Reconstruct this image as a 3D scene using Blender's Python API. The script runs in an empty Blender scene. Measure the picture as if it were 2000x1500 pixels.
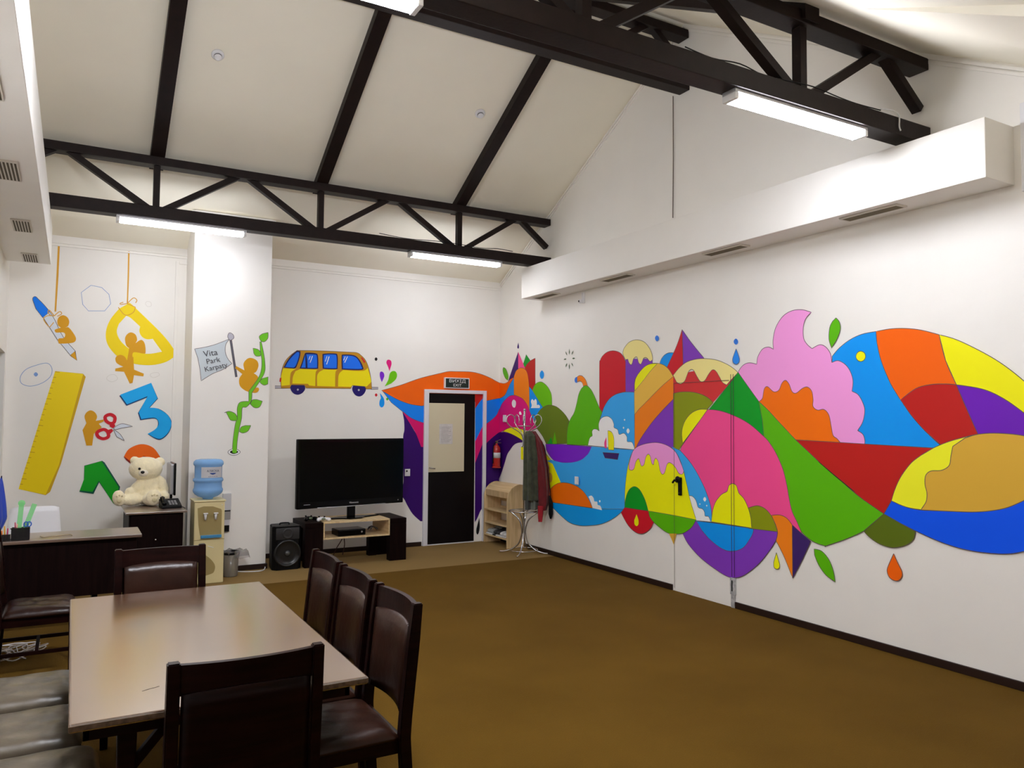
import bpy, bmesh, math, random
from mathutils import Vector, Matrix
from mathutils.geometry import tessellate_polygon
random.seed(7)
SC = bpy.context.scene
COLL = SC.collection
PI = math.pi

# ------------------------------------------------------------ camera, world, exposure
EYE = Vector((0, 0, 1.7))
YAW, PITCH, ROLL, FPX = 0.5174465, 0.0467022, 0.0073366, 1507.66
fw = Vector((math.sin(YAW)*math.cos(PITCH), math.cos(YAW)*math.cos(PITCH), math.sin(PITCH)))
rt = Vector((math.cos(YAW), -math.sin(YAW), 0))
up = rt.cross(fw)
rt2 = rt*math.cos(ROLL) + up*math.sin(ROLL)
up2 = -rt*math.sin(ROLL) + up*math.cos(ROLL)
cd = bpy.data.cameras.new('camera')
cd.sensor_width = 36; cd.sensor_fit = 'HORIZONTAL'; cd.lens = FPX*36/2000
cd.clip_start = 0.02
cam = bpy.data.objects.new('camera', cd); COLL.objects.link(cam)
m = Matrix((rt2, up2, -fw)).transposed().to_4x4(); m.translation = EYE
cam.matrix_world = m
SC.camera = cam
w = bpy.data.worlds.new('world'); SC.world = w; w.use_nodes = True
w.node_tree.nodes['Background'].inputs[0].default_value = (0.02, 0.025, 0.04, 1)
w.node_tree.nodes['Background'].inputs[1].default_value = 0.3
SC.view_settings.view_transform = 'Standard'
SC.view_settings.look = 'None'
SC.view_settings.gamma = 1
SC.view_settings.use_curve_mapping = False
SC.view_settings.exposure = 0.27
SC.cycles.diffuse_bounces = 10
SC.cycles.max_bounces = 14
LAMP_FAR, LAMP_NEAR, LAMP_NEAR_LEFT = 35.0, 76.0, 270.0            # emission strength of the LED battens

# ------------------------------------------------------------ materials
def s2l(c): return c/12.92 if c <= 0.04045 else ((c+0.055)/1.055)**2.4
def hexlin(h, k=1.0): return tuple(min(0.95, s2l(int(h[i:i+2], 16)/255)*k) for i in (0, 2, 4))
MATS = {}
def coat_ior(M, v):
    M.node_tree.nodes['Principled BSDF'].inputs['Coat IOR'].default_value = v; return M
def mat(name, col, rough=0.5, metal=0.0, noise=0.0, scale=8.0, bump=0.0, bscale=60.0, coat=0.0, trans=0.0, emit=0.0, ior=1.45, alpha=1.0, sheen=0.0, spec=0.5):
    if name in MATS: return MATS[name]
    M = bpy.data.materials.new(name); M.use_nodes = True
    nt = M.node_tree; b = nt.nodes['Principled BSDF']
    b.inputs['Base Color'].default_value = (*col, 1)
    b.inputs['Roughness'].default_value = rough
    b.inputs['Metallic'].default_value = metal
    b.inputs['Coat Weight'].default_value = coat; b.inputs['Coat Roughness'].default_value = max(0.08, rough*0.8)
    b.inputs['Transmission Weight'].default_value = trans
    b.inputs['IOR'].default_value = ior
    b.inputs['Alpha'].default_value = alpha
    b.inputs['Sheen Weight'].default_value = sheen
    b.inputs['Specular IOR Level'].default_value = spec
    if emit:
        b.inputs['Emission Color'].default_value = (0.90, 0.92, 1.0, 1)
        b.inputs['Emission Strength'].default_value = emit
    tc = nt.nodes.new('ShaderNodeTexCoord')
    if noise:
        n = nt.nodes.new('ShaderNodeTexNoise'); n.inputs['Scale'].default_value = scale; n.inputs['Detail'].default_value = 6
        nt.links.new(tc.outputs['Object'], n.inputs['Vector'])
        r = nt.nodes.new('ShaderNodeValToRGB')
        r.color_ramp.elements[0].position = 0.3; r.color_ramp.elements[1].position = 0.7
        r.color_ramp.elements[0].color = (*[c*(1-noise) for c in col], 1)
        r.color_ramp.elements[1].color = (*[min(1, c*(1+noise)) for c in col], 1)
        nt.links.new(n.outputs['Fac'], r.inputs['Fac']); nt.links.new(r.outputs['Color'], b.inputs['Base Color'])
    if bump:
        n2 = nt.nodes.new('ShaderNodeTexNoise'); n2.inputs['Scale'].default_value = bscale; n2.inputs['Detail'].default_value = 4
        nt.links.new(tc.outputs['Object'], n2.inputs['Vector'])
        bp = nt.nodes.new('ShaderNodeBump'); bp.inputs['Strength'].default_value = bump; bp.inputs['Distance'].default_value = 0.01
        nt.links.new(n2.outputs['Fac'], bp.inputs['Height']); nt.links.new(bp.outputs['Normal'], b.inputs['Normal'])
    MATS[name] = M
    return M
def wood(name, c1, c2, rough=0.35, scale=(2, 40, 40), coat=0.0, bump=0.02, spec=0.5):
    if name in MATS: return MATS[name]
    M = mat(name, c1, rough, coat=coat, spec=spec); nt = M.node_tree; b = nt.nodes['Principled BSDF']
    tc = nt.nodes.new('ShaderNodeTexCoord'); mp = nt.nodes.new('ShaderNodeMapping'); mp.inputs['Scale'].default_value = scale
    n = nt.nodes.new('ShaderNodeTexNoise'); n.inputs['Scale'].default_value = 1.0; n.inputs['Detail'].default_value = 8; n.inputs['Distortion'].default_value = 0.6
    r = nt.nodes.new('ShaderNodeValToRGB'); r.color_ramp.elements[0].position = 0.35; r.color_ramp.elements[1].position = 0.65
    r.color_ramp.elements[0].color = (*c1, 1); r.color_ramp.elements[1].color = (*c2, 1)
    nt.links.new(tc.outputs['Object'], mp.inputs[0]); nt.links.new(mp.outputs[0], n.inputs['Vector'])
    nt.links.new(n.outputs['Fac'], r.inputs[0]); nt.links.new(r.outputs[0], b.inputs['Base Color'])
    if bump:
        bp = nt.nodes.new('ShaderNodeBump'); bp.inputs['Strength'].default_value = bump; bp.inputs['Distance'].default_value = 0.005
        nt.links.new(n.outputs['Fac'], bp.inputs['Height']); nt.links.new(bp.outputs['Normal'], b.inputs['Normal'])
    return M
WALL = mat('wall_paint', (0.885, 0.862, 0.812), 0.6, noise=0.012, scale=3, bump=0.05, bscale=180)
CEIL = mat('ceiling_paint', (0.92, 0.875, 0.74), 0.75, noise=0.015, scale=2, bump=0.05, bscale=120)
GLOSSW = mat('white_gloss', (0.82, 0.82, 0.84), 0.35)
BEAM = mat('beam_paint', (0.012, 0.006, 0.005), 0.5, spec=0.25, noise=0.25, scale=12, bump=0.1, bscale=40)
BASEB = mat('skirting_brown', (0.02, 0.009, 0.006), 0.45, spec=0.3)
ESP = wood('espresso_wood', (0.0045, 0.0010, 0.0009), (0.011, 0.0024, 0.0018), 0.33, (3, 3, 40), spec=0.13)
ESPD = wood('wenge_laminate', (0.004, 0.0012, 0.0012), (0.009, 0.003, 0.0026), 0.5, (50, 50, 3), spec=0.08)
LEATH = mat('brown_leather', (0.020, 0.0065, 0.0035), 0.32, noise=0.35, scale=7, bump=0.18, bscale=28, spec=0.32)
OAK = wood('light_oak', (0.60, 0.43, 0.21), (0.76, 0.58, 0.33), 0.45, (30, 2, 30))
OAKV = wood('light_oak_upright', (0.54, 0.38, 0.19), (0.70, 0.52, 0.29), 0.45, (30, 30, 2))
CHROME = mat('brushed_metal', (0.62, 0.62, 0.64), 0.22, metal=1)
BLACK = mat('black_plastic', (0.003, 0.003, 0.0035), 0.4, spec=0.2)
BLACKG = mat('black_gloss', (0.002, 0.002, 0.0022), 0.15, spec=0.18)
WHITEP = mat('white_plastic', (0.78, 0.78, 0.78), 0.35)
SILVER = mat('silver_plastic', (0.45, 0.45, 0.46), 0.3, metal=0.6)

# ------------------------------------------------------------ mesh helpers
def bm_new(): return bmesh.new()
def put(name, bm, material=None, parent=None, smooth=False, loc=None, rot=None):
    me = bpy.data.meshes.new(name)
    bmesh.ops.recalc_face_normals(bm, faces=bm.faces[:])
    if smooth:
        for f in bm.faces: f.smooth = True
    bm.to_mesh(me); bm.free()
    if material:
        for mm in (material if isinstance(material, (list, tuple)) else [material]): me.materials.append(mm)
    o = bpy.data.objects.new(name, me); COLL.objects.link(o)
    if parent: o.parent = parent
    if loc: o.location = loc
    if rot: o.rotation_euler = rot
    return o
def tag(o, label, cat, group=None):
    o['label'] = label; o['category'] = cat
    if group: o['group'] = group
    return o
def thing(name, label, cat, loc=(0, 0, 0), rz=0.0, group=None):
    o = bpy.data.objects.new(name, None); COLL.objects.link(o)
    o.location = loc; o.rotation_euler = (0, 0, rz); o.empty_display_size = 0.1
    return tag(o, label, cat, group)
def struct(name, bm, material, parent=None, smooth=False):
    o = put(name, bm, material, parent, smooth)
    if parent is None: o['kind'] = 'structure'
    return o
def dup(root, loc, rz, label):
    def cp(o, par):
        c = o.copy(); COLL.objects.link(c); c.parent = par
        for ch in list(o.children): cp(ch, c)
        return c
    r = root.copy(); COLL.objects.link(r); r.location = loc; r.rotation_euler = (0, 0, rz); r['label'] = label
    for ch in list(root.children): cp(ch, r)
    return r
def box(bm, x0, x1, y0, y1, z0, z1, bev=0.0, M=None, mi=0, seg=2):
    g = bmesh.ops.create_cube(bm, size=1.0); vs = g['verts']
    for v in vs: v.co = Vector(((x0+x1)/2+v.co.x*(x1-x0), (y0+y1)/2+v.co.y*(y1-y0), (z0+z1)/2+v.co.z*(z1-z0)))
    fs = set(f for v in vs for f in v.link_faces)
    for f in fs: f.material_index = mi
    if bev:
        es = list(set(e for v in vs for e in v.link_edges))
        r = bmesh.ops.bevel(bm, geom=es, offset=bev, segments=seg, affect='EDGES', profile=0.6)
        vs = list(set(v for f in r['faces'] for v in f.verts) | set(v for v in vs if v.is_valid))
        for f in set(f for v in vs for f in v.link_faces): f.material_index = mi
    if M:
        for v in vs: v.co = M @ v.co
    return vs
def ngon(bm, pts, n_extr, mi=0):
    """prism: polygon points (3D) extruded along vector"""
    a = [bm.verts.new(p) for p in pts]; e = Vector(n_extr)
    b = [bm.verts.new(Vector(p)+e) for p in pts]
    n = len(pts)
    fs = []
    tri = tessellate_polygon([[Vector(p) for p in pts]])
    for t in tri:
        fs.append(bm.faces.new([a[i] for i in t])); fs.append(bm.faces.new([b[i] for i in reversed(t)]))
    for i in range(n): fs.append(bm.faces.new([a[i], a[(i+1) % n], b[(i+1) % n], b[i]]))
    for f in fs: f.material_index = mi
    return a+b
def lathe(bm, prof, n=32, c=(0, 0, 0), M=None, sx=1.0, sy=1.0, mi=0):
    rings = []
    for r, z in prof:
        rings.append([bm.verts.new((c[0]+r*sx*math.cos(2*PI*i/n), c[1]+r*sy*math.sin(2*PI*i/n), c[2]+z)) for i in range(n)])
    fs = []
    for a, b in zip(rings, rings[1:]):
        for i in range(n): fs.append(bm.faces.new([a[i], a[(i+1) % n], b[(i+1) % n], b[i]]))
    if prof[0][0] > 1e-5: fs.append(bm.faces.new(list(reversed(rings[0]))))
    if prof[-1][0] > 1e-5: fs.append(bm.faces.new(rings[-1]))
    for f in fs: f.material_index = mi
    vs = [v for r in rings for v in r]
    if M:
        for v in vs: v.co = M @ v.co
    return vs
def tube(bm, pts, r, n=8, closed=False, mi=0, cap=True):
    pts = [Vector(p) for p in pts]; N = len(pts); rings = []
    prev = None
    for i, p in enumerate(pts):
        if closed: t = (pts[(i+1) % N]-pts[i-1]).normalized()
        else: t = (pts[min(i+1, N-1)]-pts[max(i-1, 0)]).normalized()
        if prev is None:
            u = t.orthogonal().normalized()
        else:
            u = (prev - t*prev.dot(t)).normalized()
        prev = u; v = t.cross(u)
        rr = r[i] if isinstance(r, (list, tuple)) else r
        rings.append([bm.verts.new(p+u*rr*math.cos(2*PI*k/n)+v*rr*math.sin(2*PI*k/n)) for k in range(n)])
    fs = []
    rng = range(N if closed else N-1)
    for i in rng:
        a, b = rings[i], rings[(i+1) % N]
        for k in range(n): fs.append(bm.faces.new([a[k], a[(k+1) % n], b[(k+1) % n], b[k]]))
    if cap and not closed:
        fs.append(bm.faces.new(list(reversed(rings[0])))); fs.append(bm.faces.new(rings[-1]))
    for f in fs: f.material_index = mi
def ell(bm, c, r, M=None, u=20, v=14, mi=0):
    g = bmesh.ops.create_uvsphere(bm, u_segments=u, v_segments=v, radius=1.0)
    for q in g['verts']:
        q.co = Vector((q.co.x*r[0], q.co.y*r[1], q.co.z*r[2]))
        if M: q.co = M @ q.co
        q.co += Vector(c)
    for f in set(f for q in g['verts'] for f in q.link_faces): f.material_index = mi
    return g['verts']
def bar(bm, p0, p1, w, h, bev=0.0):
    """square timber from p0 to p1, w = across (y), h = in-plane thickness; runs in an xz plane mostly"""
    p0, p1 = Vector(p0), Vector(p1); d = (p1-p0); L = d.length; d.normalize()
    side = Vector((0, 1, 0)) if abs(d.y) < 0.9 else Vector((1, 0, 0))
    nrm = d.cross(side).normalized(); side = nrm.cross(d).normalized()
    M = Matrix((d, side, nrm)).transposed().to_4x4(); M.translation = (p0+p1)/2
    return box(bm, -L/2, L/2, -w/2, w/2, -h/2, h/2, bev, M)
def catmull(pts, closed=False, k=6):
    out = []; n = len(pts)
    for i in range(n if closed else n-1):
        p0 = pts[(i-1) % n] if (closed or i > 0) else pts[0]; p1 = pts[i]; p2 = pts[(i+1) % n]
        p3 = pts[(i+2) % n] if (closed or i+2 < n) else pts[-1]
        for j in range(k):
            t = j/k
            out.append(tuple(0.5*((2*b)+(-a+c)*t+(2*a-5*b+4*c-d)*t*t+(-a+3*b-3*c+d)*t**3) for a, b, c, d in zip(p0, p1, p2, p3)))
    if not closed: out.append(tuple(pts[-1]))
    return out
def text(name, s, size, M, material, parent=None, depth=0.001, align='CENTER'):
    cu = bpy.data.curves.new(name, 'FONT'); cu.body = s; cu.size = size; cu.extrude = depth
    cu.align_x = align; cu.align_y = 'CENTER'; cu.resolution_u = 3
    o = bpy.data.objects.new(name+'_tmp', cu); COLL.objects.link(o)
    dg = bpy.context.evaluated_depsgraph_get()
    me = bpy.data.meshes.new_from_object(o.evaluated_get(dg))
    bpy.data.objects.remove(o)
    me.materials.clear(); me.materials.append(material)
    t = bpy.data.objects.new(name, me); COLL.objects.link(t)
    me.transform(M)
    if parent: t.parent = parent
    return t
FACE_Y = Matrix(((1, 0, 0, 0), (0, 0, -1, 0), (0, 1, 0, 0), (0, 0, 0, 1)))      # text reading towards -y
FACE_X = Matrix(((0, 0, -1, 0), (-1, 0, 0, 0), (0, 1, 0, 0), (0, 0, 0, 1)))     # text reading towards -x
MURAL_RIGHT="""
castle|00841C|1|9068,2416! 8960,2588! 8825,2478! 8904,2366!
castle|A01612|1|9013,2399! 8892,2482 8726,2524! 8721,2152! 8794,2100! 8901,2172!
castle|2C0058|0|9177,2641! 9307,2458 9455,2243! 9172,2309!
castle|D4407C|0|9177,2641! 9097,2544 8985,2398! 9172,2309!
castle|2C0058|0|9175,2769! 9155,2703 9177,2684 9203,2707
hills|0080F0|1|9699,2010! 9550,2050 9462,2135 9390,2211 9285,2289! 9176,2182! 8888,2158! 8794,2098 8637,1974 8509,1865! 8635,1786 8750,1678! 9058,1704! 9699,1702!
hills|E05500|1|9699,2233! 9567,2218 9464,2236 9391,2272 9285,2291! 9390,2211 9462,2135 9550,2050 9699,2007!
hills|F07010|1|9291,2300! 9235,2376 9151,2409 9081,2414 8999,2396 8930,2339 8894,2241 8874,2116 8865,1842! 9005,1843! 9286,1987!
hills|C0106A|1|9699,1849! 9623,1935 9490,2006 9388,2039 9273,2044 9146,2020 9034,1982 8925,1904 8843,1801 8750,1685 8671,1591! 8814,1555! 9002,1566! 9224,1598 9410,1586 9601,1543 9699,1519!
hills|F4EEEA|0|9286,1984 9235,1958 9228,1915 9256,1876 9290,1874 9328,1895 9343,1938 9323,1971
hills|F4EEEA|0|9128,1774! 9143,1802 9109,1819 9082,1799 9073,1774!
hills|F4EEEA|0|8831,1862! 8805,1896 8827,1951 8793,1980 8753,1960 8714,1979 8680,1955 8675,1901 8636,1904 8598,1887 8605,1860!
hills|5AA600|1|8794,2098! 8742,2160 8665,2195 8563,2200 8450,2156 8363,2087 8318,2014 8307,1892! 8509,1852!
hills|566A10|1|8724,1685! 8686,1759 8610,1826 8509,1872 8410,1895 8312,1893 8192,1869 8075,1816 7982,1756 7914,1693! 7945,1607 7958,1506 7957,1415! 8442,1397! 8530,1493 8671,1591!
hills|00841C|0|8417,1397! 8369,1445 8321,1485! 8284,1401!
hills|4C9C00|0|8288,1399! 8242,1558! 8184,1401!
hills|2C0058|0|9699,1524! 9541,1529 9337,1504 9138,1455 9000,1403! 9165,1389 9277,1357 9377,1290 9463,1215 9535,1097 9607,978 9699,856! 9699,533! 9699,1523!
hills|F2D800|1|9601,1535! 9454,1581 9252,1601 9002,1566! 8920,1526! 9000,1407! 9138,1455 9337,1504 9512,1533!
hills|F2D800|0|9086,1342! 8945,1326! 8942,1155! 9084,1169!
hills|6A1CB0|1|8454,1396! 8048,1402 7438,1395! 7490,1323 7542,1285 7647,1231 7821,1192 8047,1176 8234,1190 8355,1249 8441,1324!
cheese|F2D800|1|8682,1436! 8491,1296! 8355,1217 8281,1149 8162,1014 8086,928! 8208,883 8327,822 8399,738 8418,665! 8624,771!
cheese|BA9230|0|8452,1166 8422,1148 8422,1109 8451,1087 8481,1105 8482,1145
cheese|BA9230|0|8341,1035 8299,1012 8287,967 8303,927 8340,912 8376,929 8394,973 8377,1013
lake|0080F0|0|8552,2350 8514,2325 8501,2291 8518,2255 8556,2240 8594,2262 8607,2300 8590,2333
hills|4C9C00|1|9595,2448! 9526,2427 9472,2366 9444,2307 9464,2258! 9539,2297 9600,2373 9610,2424!
sunburst|4A5A40|0|7915,2587! 7906,2544 7915,2511! 7926,2546
sunburst|4A5A40|0|8002,2562! 7972,2533 7965,2505! 7992,2530
sunburst|4A5A40|0|7825,2559! 7836,2528 7863,2507! 7856,2534
sunburst|4A5A40|0|8040,2459! 8010,2471 7976,2464! 8001,2454
sunburst|4A5A40|0|7785,2460! 7820,2450 7851,2460! 7825,2470
sunburst|4A5A40|0|8000,2359! 7991,2392 7964,2412! 7971,2386
sunburst|4A5A40|0|7914,2329! 7925,2371 7914,2403! 7905,2369
sunburst|4A5A40|0|7829,2360! 7860,2386 7867,2410! 7840,2390
lake|2E90DE|0|8415,1181! 8318,1199! 8234,1190 8047,1176 7821,1192 7647,1231 7542,1285 7490,1323 7438,1397! 6640,1385! 6684,1311 6746,1207 6786,1037 6809,755! 6822,720! 7435,674 8410,665! 8327,822 8091,924! 8281,1149!
lake|0088EE|1|8418,667! 7435,678 6818,729! 6882,685 6984,623 7136,554 7293,504 7559,457 7729,445 7905,458 8088,519 8253,590!
fish|E86000|1|8386,661! 8394,739 8327,829 8184,904 7999,933 7775,916 7603,857 7477,759 7415,680!
lake|F4EEEA|0|7415,680! 7446,738 7498,805! 7440,823 7395,797 7379,763 7324,762 7314,728 7264,721 7230,675!
lake|F4EEEA|0|7274,787 7260,774 7274,759 7288,771
towers|B01020|1|7284,1835! 7285,2341 7270,2400 7230,2445 7141,2486 7025,2495 6912,2469 6847,2425 6798,2358! 6797,1984! 7005,1954! 7228,1793!
towers|6E30A0|1|6798,2387! 6341,2357! 6341,2287! 6622,2113! 6640,2002! 6797,2006!
towers|E8C47E|1|6798,2379! 6842,2441 6842,2476 6811,2519 6729,2569 6605,2583 6475,2548 6390,2475 6349,2407 6337,2349! 6382,2333 6433,2374 6484,2375 6509,2340 6535,2312 6570,2333 6591,2385 6617,2397 6658,2378 6679,2334 6702,2316 6738,2343 6756,2381!
towers|0080F0|1|6229,2291! 6202,2343 6154,2382 6090,2402 6012,2399! 6044,2217! 6138,2222!
towers|B01020|1|5882,2624! 5966,2463 6114,2252! 6013,2153! 5869,2249!
towers|6E30A0|1|5882,2624! 5757,2487 5572,2312! 5729,2302! 5869,2239! 5872,2435!
pear|4C9C00|1|7609,2108! 7567,2118 7514,2108! 7452,2066 7400,2010 7338,1925 7288,1853 7228,1799! 7273,1722 7287,1663 7277,1592! 7337,1543! 7511,1407! 7957,1405! 7958,1531 7931,1645 7880,1721 7803,1796 7749,1907 7706,2018 7652,2084!
pear|F07010|1|7740,2230! 7696,2243 7642,2238 7589,2209 7550,2167 7525,2113! 7571,2119 7609,2108! 7631,2151 7678,2176 7739,2166!
pear|2A68C0|0|7740,2230! 7779,2222 7796,2193 7779,2163 7739,2158!
bigsky|2E90DE|1|7228,1799! 7189,1863 7101,1944 6987,1994 6856,2016 6765,2019 6631,2013! 6631,1388! 7004,1386! 7277,1473! 7293,1615 7267,1722!
bigsky|F4EEEA|1|7511,1407! 7490,1468 7464,1505 7422,1524 7429,1571 7398,1600 7337,1600 7287,1580! 7297,1663 7247,1728 7139,1752 7053,1723 7009,1665 7005,1625 6939,1602 6911,1549 6828,1564 6774,1526 6765,1473 6684,1467 6631,1388!
bigsky|F4EEEA|0|6752,1619 6725,1591 6752,1562 6779,1590
bigsky|F4EEEA|0|6814,1722 6801,1712 6814,1702 6826,1712
bigsky|F4EEEA|0|6832,1635 6819,1623 6832,1612 6845,1623
boat|E8CC00|1|7120,1588! 7062,1578 7024,1544 7005,1481 7008,1369! 7109,1371!
boat|D4407C|0|7149,1514! 7187,1452 7181,1394! 7142,1381!
boat|321C58|1|7217,1336! 6911,1337! 6938,1268! 7173,1275!
stripes|C8A040|1|6640,1768! 6640,2103 6596,2190 6484,2273 6382,2305 6283,2308 6178,2288 6091,2240 6010,2152! 6013,1429! 6047,1417! 6637,1379!
stripes|F2D800|1|6636,2026! 6636,2114 6596,2190 6484,2273 6382,2305 6258,2304! 6366,2234 6484,2141!
stripes|F07010|1|6010,2158! 6170,2075 6300,1995 6467,1888 6570,1823 6636,1768! 6637,1385! 6011,1819!
stripes|6E30A0|1|6011,1928! 6171,1820 6301,1724 6417,1626 6553,1492 6631,1385! 6013,1413!
loaf|B42A2C|0|6016,2168! 5545,2211! 5133,2151! 5225,2069! 5454,1882! 6014,1965!
loaf|E8C47E|1|6016,2168! 5936,2232 5831,2286 5714,2309 5572,2310 5408,2286 5276,2239 5186,2191 5133,2152! 5225,2084! 5277,2043! 5329,2069 5369,2123 5415,2179 5460,2194 5511,2155 5566,2095 5623,2090 5672,2142 5715,2200 5751,2214 5787,2198 5817,2149 5847,2102 5907,2075 5967,2098!
olivehill|768008|1|6014,1983! 5907,1995 5745,1990 5616,1965 5519,1928 5451,1880! 5547,1805! 5940,1406! 6016,1444!
olivehill|F2D800|1|5520,1817! 5645,1816 5760,1776 5849,1695 5889,1592 5877,1480!
bird|0080F0|1|4121,2183! 4118,2234! 4052,2294 3958,2350 3848,2386 3725,2396! 3718,2307 3686,2172 3613,1998 3533,1870! 3455,1760 3355,1650 3230,1537! 3290,1522! 3844,1534!
icecream|E086BE|1|5133,2155! 5098,2196 5048,2226 4987,2233 4909,2216! 4896,2281 4842,2346 4773,2359 4718,2335! 4721,2418 4691,2523 4612,2613 4513,2650 4407,2645 4317,2613! 4371,2568 4398,2502 4397,2407 4364,2352 4313,2310! 4237,2336 4178,2312 4135,2254 4123,2183! 4063,2194 3998,2159 3953,2100 3931,2026 3941,1946! 3887,1917 3848,1856 3831,1793 3850,1706 3896,1638! 3851,1611 3834,1564 3837,1526! 4045,1526! 4484,1538! 4888,1878!
icecream|E86000|1|4888,1881! 4847,1909 4825,1990 4788,2011 4720,1964 4663,1976 4630,2033 4591,2058 4553,2025 4521,1959 4479,1945 4415,1983 4363,1993 4321,1957 4308,1889 4309,1830 4264,1800 4204,1805 4158,1762 4138,1680 4120,1598 4082,1570 4043,1530! 4484,1537! 4645,1675!
mountain|00841C|1|5133,2155! 5025,2033 4888,1882! 4849,1718 4829,1565! 4968,1626! 5520,1805! 5225,2069!
basin|A01612|1|4484,1551! 3844,1536! 3290,1524! 3290,1524! 3382,1469 3461,1407 3543,1301 3593,1199 3619,1121 3645,1069 3679,1016! 4069,1152! 4360,1423!
meadow|4C9C00|1|4888,1882! 4790,1809 4645,1684 4484,1547! 4360,1455 4201,1337 4068,1248 3930,1162 4260,1377 4068,1249 3886,1126 3682,1018! 3766,945 3854,868 4028,778 4200,705 4210,704 4328,724 4440,789 4502,876 4554,990! 4911,1354! 4833,1569! 4849,1718!
dome|D4407C|1|5527,1815! 5411,1809 5279,1784 5102,1727 4968,1663 4829,1569! 4781,1530 4703,1435 4627,1298 4585,1161 4564,1059 4533,949 4481,861 4435,777! 4536,769! 5486,743! 5581,878! 5910,1407! 5895,1448!
bird|E05500|1|3725,2396! 3606,2404 3483,2395 3365,2371 3233,2326! 3189,2140 3117,1967! 3192,1975 3296,1975 3412,1950 3533,1870! 3613,1998 3686,2172 3718,2307!
bird|E8CC00|1|3233,2326! 3107,2278 2936,2180 2806,2089 2683,1979 2565,1855! 2569,1662! 2687,1772 2811,1867 2941,1931 3117,1967! 3189,2140!
bird|A01612|1|3533,1870! 3412,1950 3296,1975 3192,1975 3117,1967! 3053,1808 2974,1621! 3085,1584! 3226,1541! 3355,1650 3455,1760!
bird|5C149C|1|3117,1967! 2941,1931 2811,1867 2687,1772 2569,1662! 2571,1572! 2974,1621! 3053,1808!
wing|F0E820|1|3290,1524! 3193,1567 3085,1601 2974,1628 2848,1637 2690,1624 2571,1584! 2578,1289! 2700,1207 2794,1156 2891,1125 3026,1101 3239,1086 3389,1079 3506,1087 3619,1121! 3593,1199 3543,1301 3461,1407 3382,1469!
wing|BA9230|1|3064,1600! 2974,1628 2848,1637 2690,1624 2571,1584! 2578,1289! 2700,1207 2794,1156 2891,1125 3026,1101 3239,1086 3391,1077! 3354,1132 3344,1169 3344,1212 3356,1262 3350,1325 3311,1360 3233,1370 3178,1407 3164,1475 3150,1540!
wing|0048D0|1|3619,1121! 3506,1087 3389,1077 3239,1086 3026,1101 2891,1125 2794,1156 2700,1207! 2578,1289! 2585,950! 2707,884 2833,849 3031,839 3206,859 3392,909 3549,963 3682,1018!
wing|4C5C0C|1|3682,1018! 3549,963 3434,918! 3447,865 3487,823 3552,791 3634,775 3734,792 3811,831 3854,868!
drops|E05500|1|3607,734! 3578,675 3544,614 3546,573 3572,543 3609,537 3646,555 3663,601 3644,657!
leaves|4C9C00|1|4314,664! 4240,657 4172,599 4133,521 4115,433! 4203,472 4271,542 4310,615!
leaves|4C9C00|1|4078,2540! 4047,2503 4039,2445 4070,2369 4124,2302! 4147,2376 4138,2467 4112,2514!
bird|F6E000|1|3859,2255 3828,2241 3817,2212 3829,2185 3861,2175 3889,2189 3901,2218 3888,2245
bowl|6E30A0|1|5687,734! 5883,590! 5803,495 5639,390 5448,315 5291,271 5189,273 5077,315 4920,431 4791,567 4706,685 4691,757! 4953,747! 5287,719!
bowl|0080F0|1|5687,736! 4962,748! 4965,713 5001,654 5087,559 5212,511 5341,513 5500,576 5610,650!
bluearch|2E90DE|1|6047,1443! 5910,1407! 5763,1292 5649,1168 5552,1028 5485,878 5479,744! 5694,728! 5794,947! 5851,1175 5925,1324!
bluearch|F4EEEA|1|5791,968! 5743,967 5700,941 5679,908 5658,866 5602,857 5574,830 5565,794 5519,792 5490,745! 5694,736!
bluearch|F4EEEA|0|5569,975 5549,955 5569,931 5590,951
bluearch|F4EEEA|0|5636,908 5628,901 5637,893 5645,900
bluearch|F4EEEA|0|5543,902 5535,895 5543,886 5552,893
bowl|768008|1|5035,917! 4975,941 4903,957 4822,937 4754,882 4710,808 4690,756! 5013,744!
lemon|F2D800|1|5482,748! 5465,851 5424,942 5350,1016 5291,1045 5272,1061 5252,1110 5207,1130 5163,1117 5142,1072 5126,1045 5071,1004 5021,926 4990,838 4982,751!
cone|F07010|1|4754,889! 4664,902 4588,883 4529,831! 4532,388! 4624,558 4706,676! 4688,749 4710,816!
cone|321C58|1|4532,833! 4441,777 4344,722! 4433,554 4532,387!
drops|F2D800|1|4703,576! 4685,522 4669,477 4678,445 4703,434 4731,445 4734,488!
cupcake|F2D800|1|6809,738! 6797,980 6750,1207 6658,1379 6519,1444 6301,1476 6125,1457 5985,1394 5895,1275 5822,1086 5772,929 5687,741! 6410,741!
cupcake|E086BE|1|6732,1230! 6658,1379 6519,1444 6301,1476 6125,1457 5985,1394 5903,1284 5861,1205! 5884,1173 5933,1178 5978,1229 6024,1263 6078,1278 6113,1253 6144,1178 6181,1152 6218,1189 6245,1277 6285,1313 6310,1285 6321,1245 6351,1261 6375,1330 6409,1350 6447,1316 6476,1239 6519,1220 6545,1262 6567,1296 6614,1259 6644,1185 6693,1163 6732,1175!
cupcake|00841C|1|6809,749! 6797,823 6764,904 6711,962 6631,991 6545,961 6460,866 6405,747!
cupcake|B01020|1|6809,749! 6405,753! 6385,696 6319,645! 6377,568 6485,508 6605,499 6746,561 6873,686!
cupcake|F6E000|0|6602,699! 6571,642 6571,593 6602,571 6635,586 6640,629!
cupcake|4C9C00|1|6405,753! 5988,750 5690,742! 5752,662 5869,592 5989,566 6096,562 6206,595 6319,645 6385,696!
cupcake|BA9230|0|6084,559! 5970,573! 5989,520 6012,458! 6047,512!
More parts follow.
